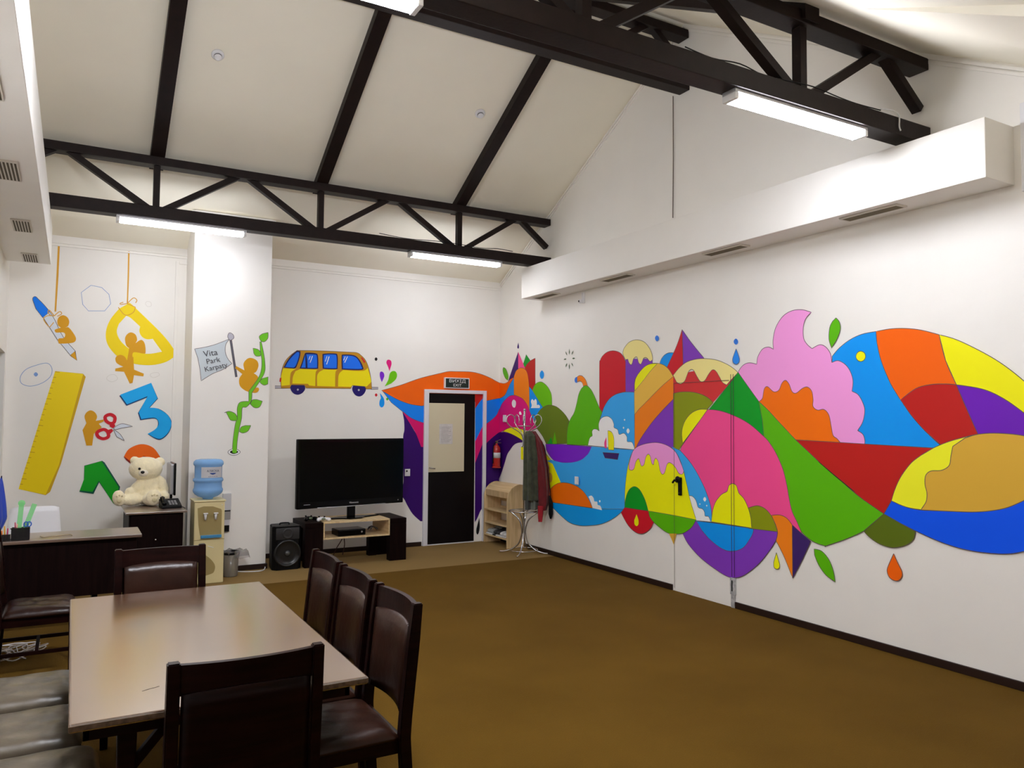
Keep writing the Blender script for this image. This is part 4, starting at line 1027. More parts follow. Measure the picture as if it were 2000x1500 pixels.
# ------------------------------------------------------------ teddy bear
t = thing('teddy_bear', 'large cream teddy bear sitting on the dark cabinet', 'teddy bear', (0.66, 9.05, 0.783), 0.08)
q = bm_new()
def rot(ax, a): return Matrix.Rotation(a, 4, ax)
ell(q, (0.07, 0.03, 0.165), (0.135, 0.13, 0.175))
ell(q, (0.07, 0.02, 0.10), (0.15, 0.14, 0.11))
ell(q, (0.035, -0.01, 0.375), (0.165, 0.135, 0.125))
ell(q, (0.0, -0.06, 0.345), (0.095, 0.085, 0.075))
ell(q, (-0.075, 0.0, 0.465), (0.045, 0.03, 0.042), rot('Y', -0.4))
ell(q, (0.178, 0.01, 0.445), (0.052, 0.03, 0.045), rot('Y', 0.6))
ell(q, (-0.045, -0.03, 0.185), (0.055, 0.06, 0.105), rot('Y', 0.75))
ell(q, (-0.12, -0.06, 0.13), (0.05, 0.055, 0.06))
ell(q, (0.195, -0.03, 0.175), (0.06, 0.065, 0.125), rot('Y', -0.25))
ell(q, (0.205, -0.09, 0.085), (0.055, 0.07, 0.055))
ell(q, (-0.10, -0.08, 0.065), (0.13, 0.075, 0.062), rot('Z', 0.15))
ell(q, (-0.225, -0.11, 0.085), (0.062, 0.06, 0.082), rot('Y', -0.15))
ell(q, (0.065, -0.14, 0.062), (0.075, 0.11, 0.062))
ell(q, (0.085, -0.215, 0.085), (0.075, 0.055, 0.083))
FUR = mat('cream_plush', (0.95, 0.84, 0.56), 0.9, noise=0.05, scale=30, bump=0.5, bscale=110, sheen=0.6)
bd = put('body', q, FUR, t, True)
md = bd.modifiers.new('remesh', 'REMESH'); md.mode = 'VOXEL'; md.voxel_size = 0.0075; md.use_smooth_shade = True
ms = bd.modifiers.new('smooth', 'SMOOTH'); ms.factor = 0.6; ms.iterations = 6
tx = bpy.data.textures.new('fur_clumps', 'CLOUDS'); tx.noise_scale = 0.03
mdp = bd.modifiers.new('fur', 'DISPLACE'); mdp.texture = tx; mdp.strength = 0.006; mdp.mid_level = 0.4; mdp.texture_coords = 'LOCAL'
q = bm_new(); ell(q, (-0.005, -0.128, 0.338), (0.048, 0.036, 0.038)); put('muzzle', q, mat('muzzle_plush', (0.85, 0.78, 0.62), 0.85, bump=0.5, bscale=90), t, True)
q = bm_new(); ell(q, (-0.018, -0.163, 0.348), (0.019, 0.012, 0.016)); put('nose', q, mat('bear_nose', (0.012, 0.008, 0.006), 0.25), t, True)
for x in (-0.045, 0.060):
    q = bm_new(); ell(q, (x, -0.136 if x < 0 else -0.128, 0.383), (0.013, 0.010, 0.013)); put('eye', q, BLACKG, t, True)
PADM = mat('paw_pad', (0.72, 0.62, 0.36), 0.85, bump=0.3, bscale=100)
for (cx, cy, cz) in ((-0.228, -0.168, 0.083), (0.085, -0.268, 0.085)):
    q = bm_new(); ell(q, (cx, cy, cz-0.018), (0.024, 0.008, 0.022))
    for k in range(3): ell(q, (cx-0.024+0.024*k, cy, cz+0.028+(0.008 if k == 1 else 0)), (0.0095, 0.007, 0.0095))
    put('paw_pad', q, PADM, t, True)

# black desk phone and thin monitor seen edge on
t = thing('desk_phone', 'black desk phone at the right foot of the teddy bear', 'phone', (0.905, 8.66, 0.775), 0.1)
q = bm_new(); v = box(q, -0.095, 0.095, -0.08, 0.09, 0, 0.03, 0.008)
for p in v:
    if p.co.z > 0.015: p.co.z += 0.35*(p.co.y+0.08)
put('base', q, BLACK, t)
q = bm_new(); tube(q, catmull([(-0.07, -0.055, 0.055), (-0.068, -0.02, 0.078), (-0.066, 0.03, 0.098), (-0.064, 0.07, 0.105)], k=4), 0.014, 10); ell(q, (-0.07, -0.055, 0.052), (0.024, 0.024, 0.016)); ell(q, (-0.064, 0.07, 0.098), (0.024, 0.024, 0.016)); put('handset', q, BLACKG, t, True)
q = bm_new()
for i in range(3):
    for j in range(4): box(q, -0.02+0.028*i, 0.0+0.028*i, -0.06+0.026*j, -0.043+0.026*j, 0.030+0.35*(0.02+0.026*j)+0.001, 0.034+0.35*(0.02+0.026*j)+0.004, 0.001)
put('keypad', q, SILVER, t)
q = bm_new(); tube(q, catmull([(1.0, 8.70, 0.785), (1.02, 8.66, 0.781), (1.028, 8.5, 0.781)], k=4), 0.004); tag(put('phone_cable', q, BLACK, None, True), 'short black cable behind the desk phone on the cabinet', 'cable')
t = thing('computer_monitor', 'silver and black monitor seen edge on behind teddy bear', 'monitor', (0.955, 9.12, 0.775), 0.0)
q = bm_new(); box(q, 0.006, 0.026, -0.20, 0.20, 0.10, 0.44, 0.006); put('screen', q, BLACKG, t)
q = bm_new(); v = box(q, -0.030, 0.0055, -0.19, 0.19, 0.11, 0.43, 0.01); put('back_shell', q, SILVER, t)
q = bm_new(); box(q, -0.012, 0.012, -0.03, 0.03, 0.006, 0.12, 0.004); box(q, -0.06, 0.055, -0.10, 0.10, 0, 0.008, 0.003); put('stand', q, BLACKG, t)

# ------------------------------------------------------------ water cooler
BEI = mat('cooler_beige', (0.72, 0.62, 0.33), 0.4)
BEI2 = mat('cooler_recess', (0.34, 0.26, 0.10), 0.45)
t = thing('water_cooler', 'beige water cooler with two taps standing against the column', 'water cooler', (1.262, 8.645, 0))
q = bm_new(); box(q, -0.148, 0.148, -0.155, 0.155, 0.0, 0.835, 0.012); put('cabinet', q, BEI, t)
q = bm_new(); box(q, -0.156, 0.156, -0.168, 0.160, 0.8355, 0.852, 0.006); put('top_cover', q, BEI, t)
q = bm_new(); pts = [(-0.118, 0.775), (-0.06, 0.792), (0.03, 0.788), (0.11, 0.758), (0.118, 0.74), (0.118, 0.50), (-0.09, 0.50), (-0.105, 0.60)]
ngon(q, [(x, -0.1585, z) for x, z in pts], (0, 0.003, 0)); put('recess', q, BEI2, t)
for x in (-0.045, 0.055):
    q = bm_new(); tube(q, [(x, -0.158, 0.70), (x, -0.195, 0.70)], 0.013, 10); tube(q, [(x, -0.19, 0.72), (x, -0.192, 0.655)], [0.016, 0.009], 10); box(q, x-0.022, x+0.022, -0.215, -0.185, 0.715, 0.728, 0.004); put('tap', q, mat('tap_clear', (0.75, 0.75, 0.75), 0.2), t, True)
q = bm_new(); box(q, -0.085, 0.118, -0.185, -0.156, 0.468, 0.498, 0.006); put('drip_tray', q, mat('tray_blue', (0.05, 0.25, 0.48), 0.3), t)
q = bm_new(); box(q, -0.149, 0.149, -0.1575, -0.1552, 0.447, 0.452); put('seam', q, BEI2, t)
q = bm_new(); pts = [(-0.10, 0.33), (-0.04, 0.30), (0.02, 0.25), (0.06, 0.19), (0.062, 0.14), (0.03, 0.10), (-0.10, 0.10)]
ngon(q, [(x, -0.1582, z) for x, z in catmull(pts, True, 4)], (0, 0.003, 0)); put('logo_oval', q, BEI2, t)
q = bm_new(); tube(q, [(-0.01, -0.158, 0.385), (0.045, -0.158, 0.365)], 0.003); ell(q, (0.12, -0.157, 0.80), (0.005, 0.003, 0.005)); put('indicator', q, GLOSSW, t)
t = thing('water_bottle', 'translucent blue water bottle upside down on the water cooler', 'water bottle', (1.262, 8.645, 0.852))
prof = [(0.05, 0.002), (0.055, 0.015), (0.10, 0.030), (0.130, 0.052), (0.144, 0.072), (0.149, 0.09), (0.147, 0.105), (0.138, 0.118), (0.136, 0.165), (0.138, 0.178), (0.148, 0.188), (0.150, 0.200), (0.146, 0.214), (0.135, 0.224), (0.136, 0.345), (0.146, 0.356), (0.150, 0.372), (0.146, 0.392), (0.125, 0.412), (0.08, 0.418), (0.0, 0.419)]
q = bm_new(); lathe(q, prof, 48)
put('bottle_body', q, mat('blue_bottle', (0.28, 0.55, 0.92), 0.12, trans=0.35, ior=1.2, alpha=0.92), t, True)
q = bm_new(); n = 16
lab = [(math.radians(-128+100*i/n)) for i in range(n+1)]
a = [q.verts.new((0.1375*math.cos(u), 0.1375*math.sin(u), 0.228)) for u in lab]; c = [q.verts.new((0.1375*math.cos(u), 0.1375*math.sin(u), 0.338)) for u in lab]
for i in range(n): q.faces.new([a[i], a[i+1], c[i+1], c[i]])
lb = put('paper_label', q, mat('bottle_label', (0.60, 0.60, 0.62), 0.5), t)
nrm_a = math.radians(-80)
Mt = Matrix.Translation((0.1395*math.cos(nrm_a), 0.1395*math.sin(nrm_a), 0.298)) @ Matrix.Rotation(nrm_a+PI/2, 4, 'Z') @ FACE_Y
text('lettering', 'АЛЯСКА', 0.030, Mt, mat('label_ink', (0.03, 0.04, 0.10), 0.6), lb, 0.0006)
q = bm_new(); M2 = Matrix.Translation((0.1395*math.cos(nrm_a), 0.1395*math.sin(nrm_a), 0.270)) @ Matrix.Rotation(nrm_a+PI/2, 4, 'Z')
v = ngon(q, [(x, -0.0005, z) for x, z in ((-0.035, 0.008), (0.035, 0.008), (0.02, -0.004), (0, -0.010), (-0.02, -0.004))], (0, 0.0008, 0))
for p in v: p.co = M2 @ p.co
for k in range(5):
    v = box(q, -0.045+0.02*k, -0.035+0.02*k, -0.0006, 0.0006, -0.030, -0.026)
    for p in v: p.co = M2 @ p.co
put('emblem', q, mat('label_blue', (0.01, 0.06, 0.28), 0.5), lb)

# document holder on the column
t = thing('wall_rack', 'clear and dark document rack on the column beside the water cooler', 'wall rack', (1.52, YC-0.004, 0.65))
q = bm_new(); box(q, -0.045, 0.045, -0.03, 0.0, 0.03, 0.215, 0.004); put('clear_pocket', q, mat('clear_pocket', (0.72, 0.72, 0.74), 0.2, alpha=0.7), t)
for (z0, z1, M_, nm) in ((0.018, 0.028, BLACK, 'dark_edge'), (-0.072, 0.016, mat('grey_card', (0.28, 0.27, 0.27), 0.5), 'grey_sheet'), (-0.135, -0.074, mat('light_card', (0.58, 0.57, 0.60), 0.5), 'white_sheet'), (-0.205, -0.137, BLACK, 'black_sheet')):
    q = bm_new(); box(q, -0.045, 0.04-0.01*(z0 < -0.1), -0.028, 0.0, z0, z1, 0.002); put(nm, q, M_, t)

# waste bin with a bag
t = thing('waste_bin', 'small clear waste bin with plastic bag beside the water cooler', 'bin', (1.532, 8.80, 0))
q = bm_new(); lathe(q, [(0.075, 0), (0.078, 0.01), (0.084, 0.25), (0.081, 0.25), (0.075, 0.012), (0, 0.012)], 28); put('bucket', q, mat('clear_grey', (0.30, 0.27, 0.22), 0.2, alpha=0.6), t, True)
q = bm_new(); lathe(q, [(0.086, 0.235), (0.090, 0.25), (0.086, 0.265), (0.078, 0.25)], 28); put('rim', q, BLACK, t, True)
q = bm_new(); random.seed(5); n = 36; rings = []
for j, (rr, zz) in enumerate(((0.070, 0.12), (0.083, 0.20), (0.094, 0.255), (0.105, 0.275), (0.12, 0.25), (0.125, 0.215))):
    rings.append([])
    for i in range(n):
        a_ = 2*PI*i/n; w_ = 0.008*math.sin(7*a_+j)+random.uniform(-.004, .004)
        ext = 0.085*max(0, math.cos(a_))**3*(j/5.0)**1.2 if j > 2 else 0
        back = 0.6 if (j > 3 and math.cos(a_) < 0.2) else 1.0
        rings[-1].append(q.verts.new(((rr*back+w_+ext)*math.cos(a_), (rr*back+w_)*math.sin(a_)*0.9, zz+w_-(0.03*max(0, math.cos(a_)) if j > 4 else 0))))
for a, c in zip(rings, rings[1:]):
    for i in range(n): q.faces.new([a[i], a[(i+1) % n], c[(i+1) % n], c[i]])
put('bin_bag', q, mat('clear_bag', (0.30, 0.29, 0.28), 0.15, alpha=0.55, bump=0.8, bscale=40), t, True)
q = bm_new(); random.seed(8)
for k in range(9): ell(q, (random.uniform(-.04, .04), random.uniform(-.04, .04), 0.04+0.02*k*0.7), (0.03, 0.03, 0.022), u=8, v=6)
put('rubbish', q, mat('crumpled_paper', (0.45, 0.36, 0.2), 0.7, noise=0.4, scale=40), t)

# ------------------------------------------------------------ loudspeaker, cable
t = thing('loudspeaker', 'black floor loudspeaker standing left of the television stand', 'speaker', (2.15, 9.02, 0), 0.0)
q = bm_new()
pts = [(-0.165, -0.12), (-0.12, -0.165), (0.12, -0.165), (0.165, -0.12), (0.13, 0.15), (-0.13, 0.15)]
ngon(q, [(x, y, 0.0) for x, y in pts], (0, 0, 0.485)); bmesh.ops.bevel(q, geom=q.edges[:], offset=0.008, segments=2, affect='EDGES'); put('cabinet', q, BLACK, t)
q = bm_new(); MX = Matrix.Translation((0, -0.165, 0.185)) @ Matrix.Rotation(PI/2, 4, 'X')
lathe(q, [(0.150, 0.0), (0.150, 0.012), (0.132, 0.016), (0.126, 0.002), (0.08, -0.012+0.014), (0.03, 0.003), (0.0, 0.004)], 40, M=MX); wf = put('woofer', q, mat('cone_black', (0.012, 0.012, 0.012), 0.3), t, True)
q = bm_new(); lathe(q, [(0.0, 0.022), (0.02, 0.018), (0.035, 0.006)], 24, M=MX); put('dust_cap', q, mat('dust_cap_grey', (0.06, 0.06, 0.06), 0.25), wf, True)
q = bm_new(); MX = Matrix.Translation((0, -0.165, 0.405)) @ Matrix.Rotation(PI/2, 4, 'X')
lathe(q, [(0.062, 0.0), (0.062, 0.010), (0.05, 0.014), (0.03, 0.004), (0, 0.003)], 32, M=MX); box(q, -0.13, 0.13, -0.171, -0.166, 0.34, 0.47, 0.003); put('horn', q, mat('horn_grey', (0.025, 0.025, 0.026), 0.35), t, True)
q = bm_new(); tube(q, catmull([(-0.05, 0, 0.486), (-0.045, 0, 0.505), (0.045, 0, 0.505), (0.05, 0, 0.486)], k=4), 0.008); put('carry_handle', q, BLACK, t, True)
q = bm_new(); tube(q, catmull([(1.62, 9.0, 0.006), (1.72, 8.93, 0.006), (1.85, 8.90, 0.006), (1.925, 8.97, 0.006), (1.955, 9.08, 0.03), (1.955, 9.14, 0.08)], k=5), 0.006, 8)
tag(put('power_cable', q, WHITEP, None, True), 'white power cable on the carpet between column and loudspeaker', 'cable')

# ------------------------------------------------------------ television stand, television
t = thing('television_stand', 'low television stand with dark side blocks and pale oak shelf box', 'tv stand', (2.96, 9.14, 0))
for s in (-1, 1):
    c0 = s*0.51
    q = bm_new(); box(q, c0-0.105, c0+0.105, -0.29, 0.29, 0.44, 0.505, 0.004); put('side_top', q, ESPD, t)
    for yy in (-0.235, 0.235):
        q = bm_new(); box(q, c0-0.105, c0+0.105, yy-0.055, yy+0.055, 0, 0.4395, 0.004); put('leg', q, ESPD, t)
q = bm_new()
box(q, -0.404, 0.404, -0.285, 0.285, 0.488, 0.506, 0.002); box(q, -0.404, 0.404, -0.285, 0.285, 0.305, 0.322, 0.002)
box(q, -0.404, -0.388, -0.285, 0.285, 0.322, 0.488, 0.001); box(q, 0.388, 0.404, -0.285, 0.285, 0.322, 0.488, 0.001)
put('shelf_box', q, OAK, t)
q = bm_new(); box(q, 0.30, 0.40, 0.16, 0.26, 0, 0.304, 0.003); put('leg', q, ESPD, t)
ang = math.atan2(0.22, 1.39)
t = thing('television', 'large black flat screen television on the low stand', 'television', (2.965, 9.11, 0.506), ang)
q = bm_new(); box(q, -0.705, 0.705, -0.025, 0.035, 0.145, 0.955, 0.014); box(q, -0.45, 0.45, 0.035, 0.075, 0.25, 0.85, 0.02); put('casing', q, BLACKG, t)
q = bm_new(); box(q, -0.665, 0.665, -0.0275, -0.0255, 0.225, 0.92, 0.001); put('screen', q, mat('screen_black', (0.0012, 0.0014, 0.0013), 0.25, spec=0.12), t)
q = bm_new(); tube(q, catmull([(-0.45, -0.026, 0.150), (-0.2, -0.028, 0.147), (0.1, -0.028, 0.147), (0.45, -0.026, 0.150)], k=4), 0.004, 6); put('trim_strip', q, SILVER, t)
text('brand_lettering', 'Viewsonic', 0.030, Matrix.Translation((0.02, -0.0275, 0.188)) @ FACE_Y, mat('logo_silver', (0.6, 0.6, 0.62), 0.4), t, 0.0006)
q = bm_new(); box(q, -0.62, -0.54, -0.0268, -0.0255, 0.192, 0.197); put('print', q, mat('print_pale', (0.4, 0.4, 0.42), 0.5), t)
q = bm_new(); ell(q, (0.63, -0.0262, 0.185), (0.007, 0.002, 0.007)); put('power_light', q, SILVER, t)
q = bm_new(); box(q, -0.05, 0.05, -0.01, 0.025, 0.015, 0.16, 0.008); put('neck', q, BLACKG, t)
q = bm_new(); pts = [(-0.40, 0.03), (-0.15, -0.06), (-0.08, -0.13), (0.08, -0.13), (0.15, -0.06), (0.40, 0.03), (0.10, 0.10), (-0.10, 0.10)]
ngon(q, [(x, y, 0.001) for x, y in pts], (0, 0, 0.015)); bmesh.ops.bevel(q, geom=q.edges[:], offset=0.004, segments=1, affect='EDGES'); put('foot', q, BLACKG, t)
def pad(loc, rz, M_, lab):
    t = thing('game_controller', lab, 'game controller', loc, rz)
    q = bm_new(); ell(q, (0, 0, 0.028), (0.062, 0.042, 0.022)); ell(q, (-0.058, -0.035, 0.022), (0.022, 0.045, 0.022), Matrix.Rotation(-0.35, 4, 'Z')); ell(q, (0.058, -0.035, 0.022), (0.022, 0.045, 0.022), Matrix.Rotation(0.35, 4, 'Z')); put('shell', q, M_, t, True)
    for (x, y) in ((-0.035, 0.01), (0.02, -0.018)):
        q = bm_new(); lathe(q, [(0.009, 0.046), (0.010, 0.060), (0, 0.061)], 14, (x, y, 0)); put('thumbstick', q, BLACK, t, True)
    q = bm_new(); ell(q, (0.0, -0.042, 0.03), (0.026, 0.012, 0.014)); put('centre_patch', q, mat('pad_green', (0.16, 0.20, 0.12), 0.4), t, True)
pad((2.57, 8.965, 0.507), 0.1, GLOSSW, 'white game controller on the left corner of the television stand')
pad((2.45, 9.10, 0.507), 0.3, BLACKG, 'black game controller behind the white controller')
t = thing('game_console', 'black game console on the oak shelf under the television', 'game console', (2.93, 9.02, 0.3225), 0.05)
q = bm_new(); box(q, -0.19, 0.15, -0.11, 0.13, 0, 0.075, 0.012); put('casing', q, BLACKG, t)
q = bm_new(); lathe(q, [(0.0, 0.003), (0.010, 0.002), (0.011, 0)], 16, M=Matrix.Translation((0.10, -0.111, 0.040)) @ Matrix.Rotation(PI/2, 4, 'X')); put('power_button', q, SILVER, t)
q = bm_new(); random.seed(12); pts = []
for k in range(16):
    a_ = k*1.1; pts.append((3.20+0.05*math.cos(a_), 9.0+0.05*math.sin(a_*0.7), 0.335+0.05*abs(math.sin(a_))+0.02))
tube(q, catmull(pts, k=5), 0.004, 6); tag(put('cable_coil', q, mat('dark_cable', (0.03, 0.028, 0.026), 0.5), None, True), 'coiled dark cable on the oak shelf right of the console', 'cable')
q = bm_new(); tube(q, catmull([(2.98, 9.44, 0.32), (2.97, 9.45, 0.22), (2.90, 9.46, 0.10), (2.86, 9.47, 0.01)], k=4), 0.006); tube(q, catmull([(2.98, 9.45, 0.25), (3.0, 9.46, 0.14), (2.98, 9.47, 0.01)], k=4), 0.006)
tag(put('hanging_cable', q, mat('red_brown_cable', (0.06, 0.02, 0.02), 0.5), None, True), 'two dark cables hanging under the television stand', 'cable')

# ------------------------------------------------------------ shoe rack
t = thing('shoe_rack', 'light oak shoe rack with rounded top in the corner by the door', 'shoe rack', (5.18, 9.295, 0))
def endp(y):
    q = bm_new(); pts = [(-0.14, 0.0), (0.13, 0.0), (0.13, 0.83)]
    for k in range(9):
        a_ = PI/2+PI/2*k/8; pts.append((0.06+0.20*math.cos(a_), 0.63+0.21*math.sin(a_)))
    ngon(q, [(x, y, z) for x, z in pts], (0, 0.018, 0)); bmesh.ops.bevel(q, geom=q.edges[:], offset=0.0015, segments=1, affect='EDGES'); put('end_panel', q, OAKV, t)
endp(-0.335); endp(0.317)
for z in (0.115, 0.285, 0.465):
    q = bm_new(); box(q, -0.136, 0.12, -0.316, 0.316, z-0.008, z+0.008, 0.001); put('shelf', q, OAK, t)
q = bm_new(); nA = 8
for k in range(nA):
    a0 = PI*0.5+PI*0.32*k/nA; a1 = PI*0.5+PI*0.32*(k+1)/nA
    p = [(0.06+0.19*math.cos(a), 0.63+0.20*math.sin(a)) for a in (a0, a1)]
    ngon(q, [(p[0][0], -0.316, p[0][1]), (p[1][0], -0.316, p[1][1]), (p[1][0]+0.005, -0.316, p[1][1]-0.014), (p[0][0], -0.316, p[0][1]-0.014)], (0, 0.632, 0))
box(q, 0.055, 0.128, -0.316, 0.316, 0.816, 0.83); put('curved_top', q, OAK, t)
q = bm_new(); box(q, -0.118, -0.104, -0.316, 0.316, 0.655, 0.735, 0.001); put('front_board', q, OAKV, t)
q = bm_new()
for z in (0.20, 0.40, 0.57): box(q, 0.112, 0.124, -0.316, 0.316, z-0.0, z+0.10, 0.001)
put('back_slat', q, OAKV, t)
def shoe(loc, rz, c1, c2, lab):
    t = thing('sneaker', lab, 'shoe', loc, rz, 'shoes on the bottom shelf of the shoe rack')
    q = bm_new(); ell(q, (0, 0.02, 0.045), (0.036, 0.10, 0.035)); ell(q, (0, -0.055, 0.06), (0.034, 0.055, 0.048)); put('upper', q, c1, t, True)
    q = bm_new(); box(q, -0.038, 0.038, -0.105, 0.12, 0.0, 0.022, 0.01); put('sole', q, c2, t)
    q = bm_new()
    for k in range(3): bar(q, (-0.028, 0.0+0.022*k, 0.078-0.004*k), (0.028, 0.0+0.022*k, 0.078-0.004*k), 0.006, 0.005)
    put('laces', q, BLACK, t)
SG = mat('shoe_grey', (0.35, 0.37, 0.36), 0.7); SW_ = mat('shoe_white', (0.7, 0.7, 0.7), 0.6); SB = mat('shoe_dark', (0.03, 0.03, 0.035), 0.6)
shoe((5.17, 9.54, 0.1235), PI/2, SG, SW_, 'grey shoe at the far left of the bottom rack shelf')
shoe((5.17, 9.45, 0.1235), PI/2, SG, SW_, 'grey shoe second from left on the bottom rack shelf')
shoe((5.17, 9.355, 0.1235), PI/2, SB, SB, 'dark shoe third from left on the bottom rack shelf')
shoe((5.17, 9.265, 0.1235), PI/2, SB, SW_, 'dark shoe with pale sole in middle of the bottom rack shelf')
shoe((5.17, 9.17, 0.1235), PI/2, SW_, SW_, 'white shoe with black stripes second from right on rack')
shoe((5.17, 9.075, 0.1235), PI/2, SW_, SW_, 'white shoe at the right end of the bottom rack shelf')

# ------------------------------------------------------------ fire extinguisher
t = thing('fire_extinguisher', 'red fire extinguisher hanging in the corner above the shoe rack', 'fire extinguisher', (5.235, YB-0.075, 1.03))
RED = mat('extinguisher_red', (0.45, 0.02, 0.015), 0.25, coat=0.5)
q = bm_new(); lathe(q, [(0.052, 0), (0.056, 0.008), (0.056, 0.25), (0.050, 0.285), (0.030, 0.31), (0.018, 0.32), (0.016, 0.34)], 32); put('cylinder', q, RED, t, True)
q = bm_new(); lathe(q, [(0.0568, 0.135), (0.0568, 0.21)], 32); put('label_band', q, mat('ext_label', (0.62, 0.62, 0.63), 0.5, noise=0.15, scale=60), t, True)
q = bm_new(); lathe(q, [(0.064, -0.006), (0.064, 0.012)], 28); put('foot_ring', q, RED, t, True)
q = bm_new(); box(q, -0.014, 0.014, -0.014, 0.014, 0.335, 0.375, 0.004); bar(q, (0, 0, 0.37), (0.06, -0.01, 0.395), 0.014, 0.006); bar(q, (0, 0, 0.35), (0.065, -0.01, 0.345), 0.014, 0.006); put('valve', q, mat('brass', (0.5, 0.36, 0.16), 0.3, metal=0.8), t)
q = bm_new(); tube(q, catmull([(-0.012, -0.01, 0.355), (-0.05, -0.02, 0.33), (-0.066, -0.02, 0.25), (-0.066, -0.015, 0.12), (-0.064, -0.015, 0.06)], k=5), 0.007); put('hose', q, BLACK, t, True)

# ------------------------------------------------------------ coat stand and coats
HX, HY = 5.07, 8.575
t = thing('coat_stand', 'silver metal coat stand with curled hooks and splayed legs by the mural', 'coat stand', (HX, HY, 0))
q = bm_new(); tube(q, [(0, 0, 0.25), (0, 0, 1.83)], 0.013, 12); put('pole', q, CHROME, t, True)
q = bm_new(); ell(q, (0, 0, 1.83), (0.016, 0.016, 0.02)); put('finial', q, CHROME, t, True)
for k in range(4):
    a_ = PI/4+PI/2*k; cx, cy = math.cos(a_), math.sin(a_)
    P_ = [(0.20, 0.535), (0.13, 0.49), (0.06, 0.42), (0.028, 0.32), (0.032, 0.22), (0.07, 0.12), (0.16, 0.045), (0.26, 0.015), (0.32, 0.012)]
    q = bm_new(); tube(q, catmull([(r*cx, r*cy, z) for r, z in P_], k=5), 0.010, 10); put('leg', q, CHROME, t, True)
for k in range(5):
    a_ = 0.35+2*PI*k/5; cx, cy = math.cos(a_), math.sin(a_)
    P_ = [(0.05, 1.355), (0.03, 1.375), (0.018, 1.43), (0.03, 1.50), (0.075, 1.55), (0.14, 1.59), (0.20, 1.63), (0.235, 1.685), (0.225, 1.745), (0.185, 1.77), (0.145, 1.75), (0.125, 1.70), (0.135, 1.66)]
    q = bm_new(); tube(q, catmull([(r*cx, r*cy, z) for r, z in P_], k=5), 0.0065, 8); put('hook', q, CHROME, t, True)
for (r_, z_, rad) in ((0.195, 0.54, 0.007), (0.18, 0.045, 0.006), (0.085, 1.625, 0.006)):
    q = bm_new(); tube(q, [(r_*math.cos(2*PI*i/36), r_*math.sin(2*PI*i/36), z_) for i in range(36)], rad, 8, True); put('ring', q, CHROME, t, True)
q = bm_new()
for k in range(4):
    a_ = PI/4+PI/2*k; tube(q, [(0, 0, 0.54), (0.195*math.cos(a_), 0.195*math.sin(a_), 0.54)], 0.005)
    tube(q, [(0, 0, 1.625), (0.085*math.cos(a_), 0.085*math.sin(a_), 1.625)], 0.004)
put('spokes', q, CHROME, t, True)
def cloth(bmq, c, secs, folds, ph, amp=0.16, n=44, sx=1.0):
    rings = []
    for (z, r, dx, dy) in secs:
        row = []
        for i in range(n):
            a_ = 2*PI*i/n; rr = r*(1+amp*math.sin(folds*a_+ph+z*2.2)+0.06*math.sin(2*folds*a_+z*7))
            row.append(bmq.verts.new((c[0]+dx+rr*math.cos(a_)*sx, c[1]+dy+rr*math.sin(a_), z)))
        rings.append(row)
    for a, b_ in zip(rings, rings[1:]):
        for i in range(n): bmq.faces.new([a[i], a[(i+1) % n], b_[(i+1) % n], b_[i]])
    bmq.faces.new(list(reversed(rings[0]))); bmq.faces.new(rings[-1])
def lerpsecs(keys, m=28):
    out = []
    for j in range(m+1):
        f = j/m*(len(keys)-1); i = min(int(f), len(keys)-2); g = f-i; g = g*g*(3-2*g)
        out.append(tuple(keys[i][k]+(keys[i+1][k]-keys[i][k])*g for k in range(4)))
    return out
t = thing('jacket', 'long grey green jacket hanging on the coat stand', 'jacket', (HX+0.02, HY-0.135, 0))
q = bm_new(); cloth(q, (0, 0, 0), lerpsecs([(1.56, 0.035, 0, 0.05), (1.50, 0.070, 0, 0.02), (1.2, 0.092, 0.0, 0), (0.85, 0.098, 0.0, 0), (0.69, 0.095, -0.005, 0)]), 6, 0.3, sx=0.98)
GC = mat('olive_cloth', (0.050, 0.056, 0.030), 0.9, noise=0.35, scale=14, bump=0.7, bscale=35, sheen=0.2)
put('body', q, GC, t, True)
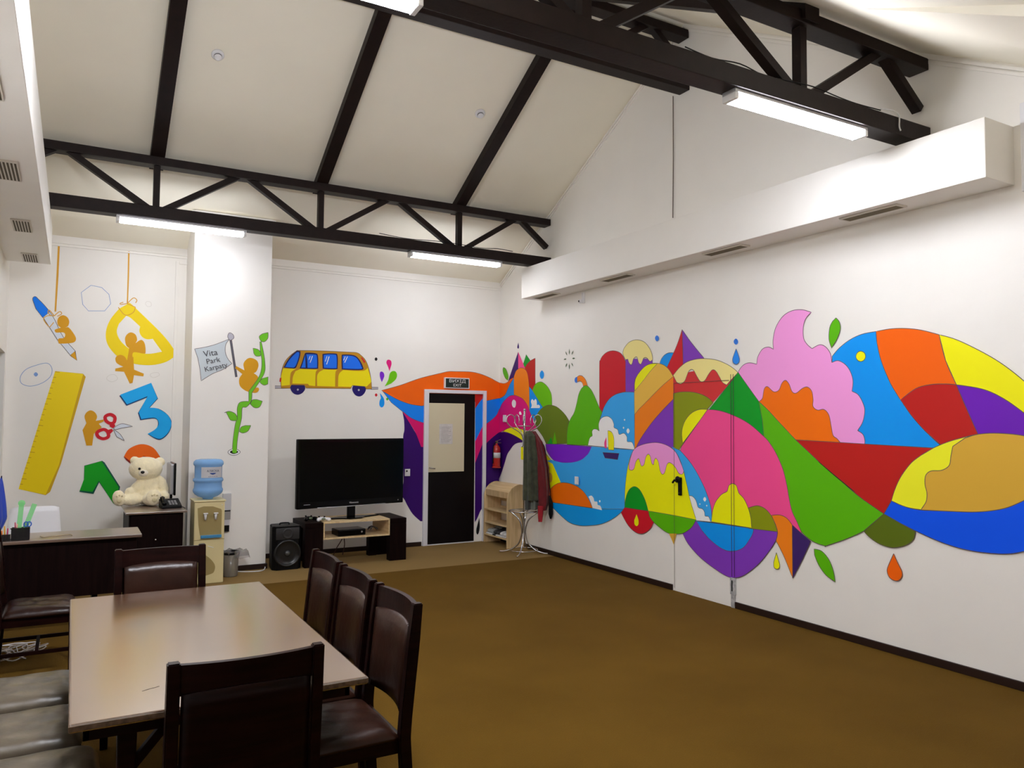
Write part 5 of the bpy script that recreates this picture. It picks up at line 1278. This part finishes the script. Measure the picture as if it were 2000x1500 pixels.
q = bm_new(); cloth(q, (0, 0, 0), lerpsecs([(0.75, 0.045, 0.03, -0.01), (0.66, 0.05, 0.035, -0.01), (0.57, 0.048, 0.03, -0.01)], 10), 4, 1.0); put('sleeve', q, mat('olive_pale', (0.16, 0.18, 0.15), 0.9, bump=0.6, bscale=40), t, True)
q = bm_new(); cloth(q, (0, 0, 0), lerpsecs([(0.76, 0.025, -0.055, -0.02), (0.66, 0.028, -0.06, -0.02), (0.57, 0.026, -0.06, -0.02)], 10), 4, 2.0); put('lining', q, mat('lining_grey', (0.05, 0.055, 0.05), 0.9), t, True)
t = thing('coat', 'dark red coat hanging on the coat stand next to the wall', 'coat', (HX+0.155, HY-0.21, 0))
q = bm_new(); cloth(q, (0, 0, 0), lerpsecs([(1.56, 0.03, -0.09, 0.10), (1.42, 0.06, -0.06, 0.04), (1.10, 0.08, -0.02, 0), (0.85, 0.075, 0.0, 0), (0.66, 0.07, 0.0, 0), (0.56, 0.05, -0.01, 0)]), 5, 1.7, sx=0.95)
RC = mat('red_cloth', (0.13, 0.002, 0.005), 0.85, noise=0.25, scale=10, bump=0.5, bscale=30, sheen=0.3)
put('body', q, RC, t, True)
q = bm_new(); cloth(q, (0, 0, 0), lerpsecs([(0.62, 0.036, -0.045, -0.02), (0.50, 0.032, -0.048, -0.02), (0.42, 0.024, -0.05, -0.02)], 10), 4, 0.0); put('sleeve', q, mat('red_cloth_sleeve', (0.36, 0.01, 0.02), 0.8), t, True)
t = thing('umbrella', 'folded black umbrella tip hanging below the red coat', 'umbrella', (HX+0.215, HY-0.30, 0.0))
q = bm_new(); cloth(q, (0, 0, 0), lerpsecs([(0.75, 0.012, -0.01, 0.01), (0.66, 0.024, 0, 0), (0.52, 0.026, 0, 0), (0.46, 0.010, 0, 0)], 12), 6, 0.0, 0.2); put('canopy', q, BLACK, t, True)
q = bm_new(); tube(q, catmull([(0, 0, 0.74), (-0.02, 0.03, 1.0), (-0.06, 0.06, 1.36), (-0.10, 0.10, 1.40)], k=5), 0.005); put('strap', q, BLACK, t, True)
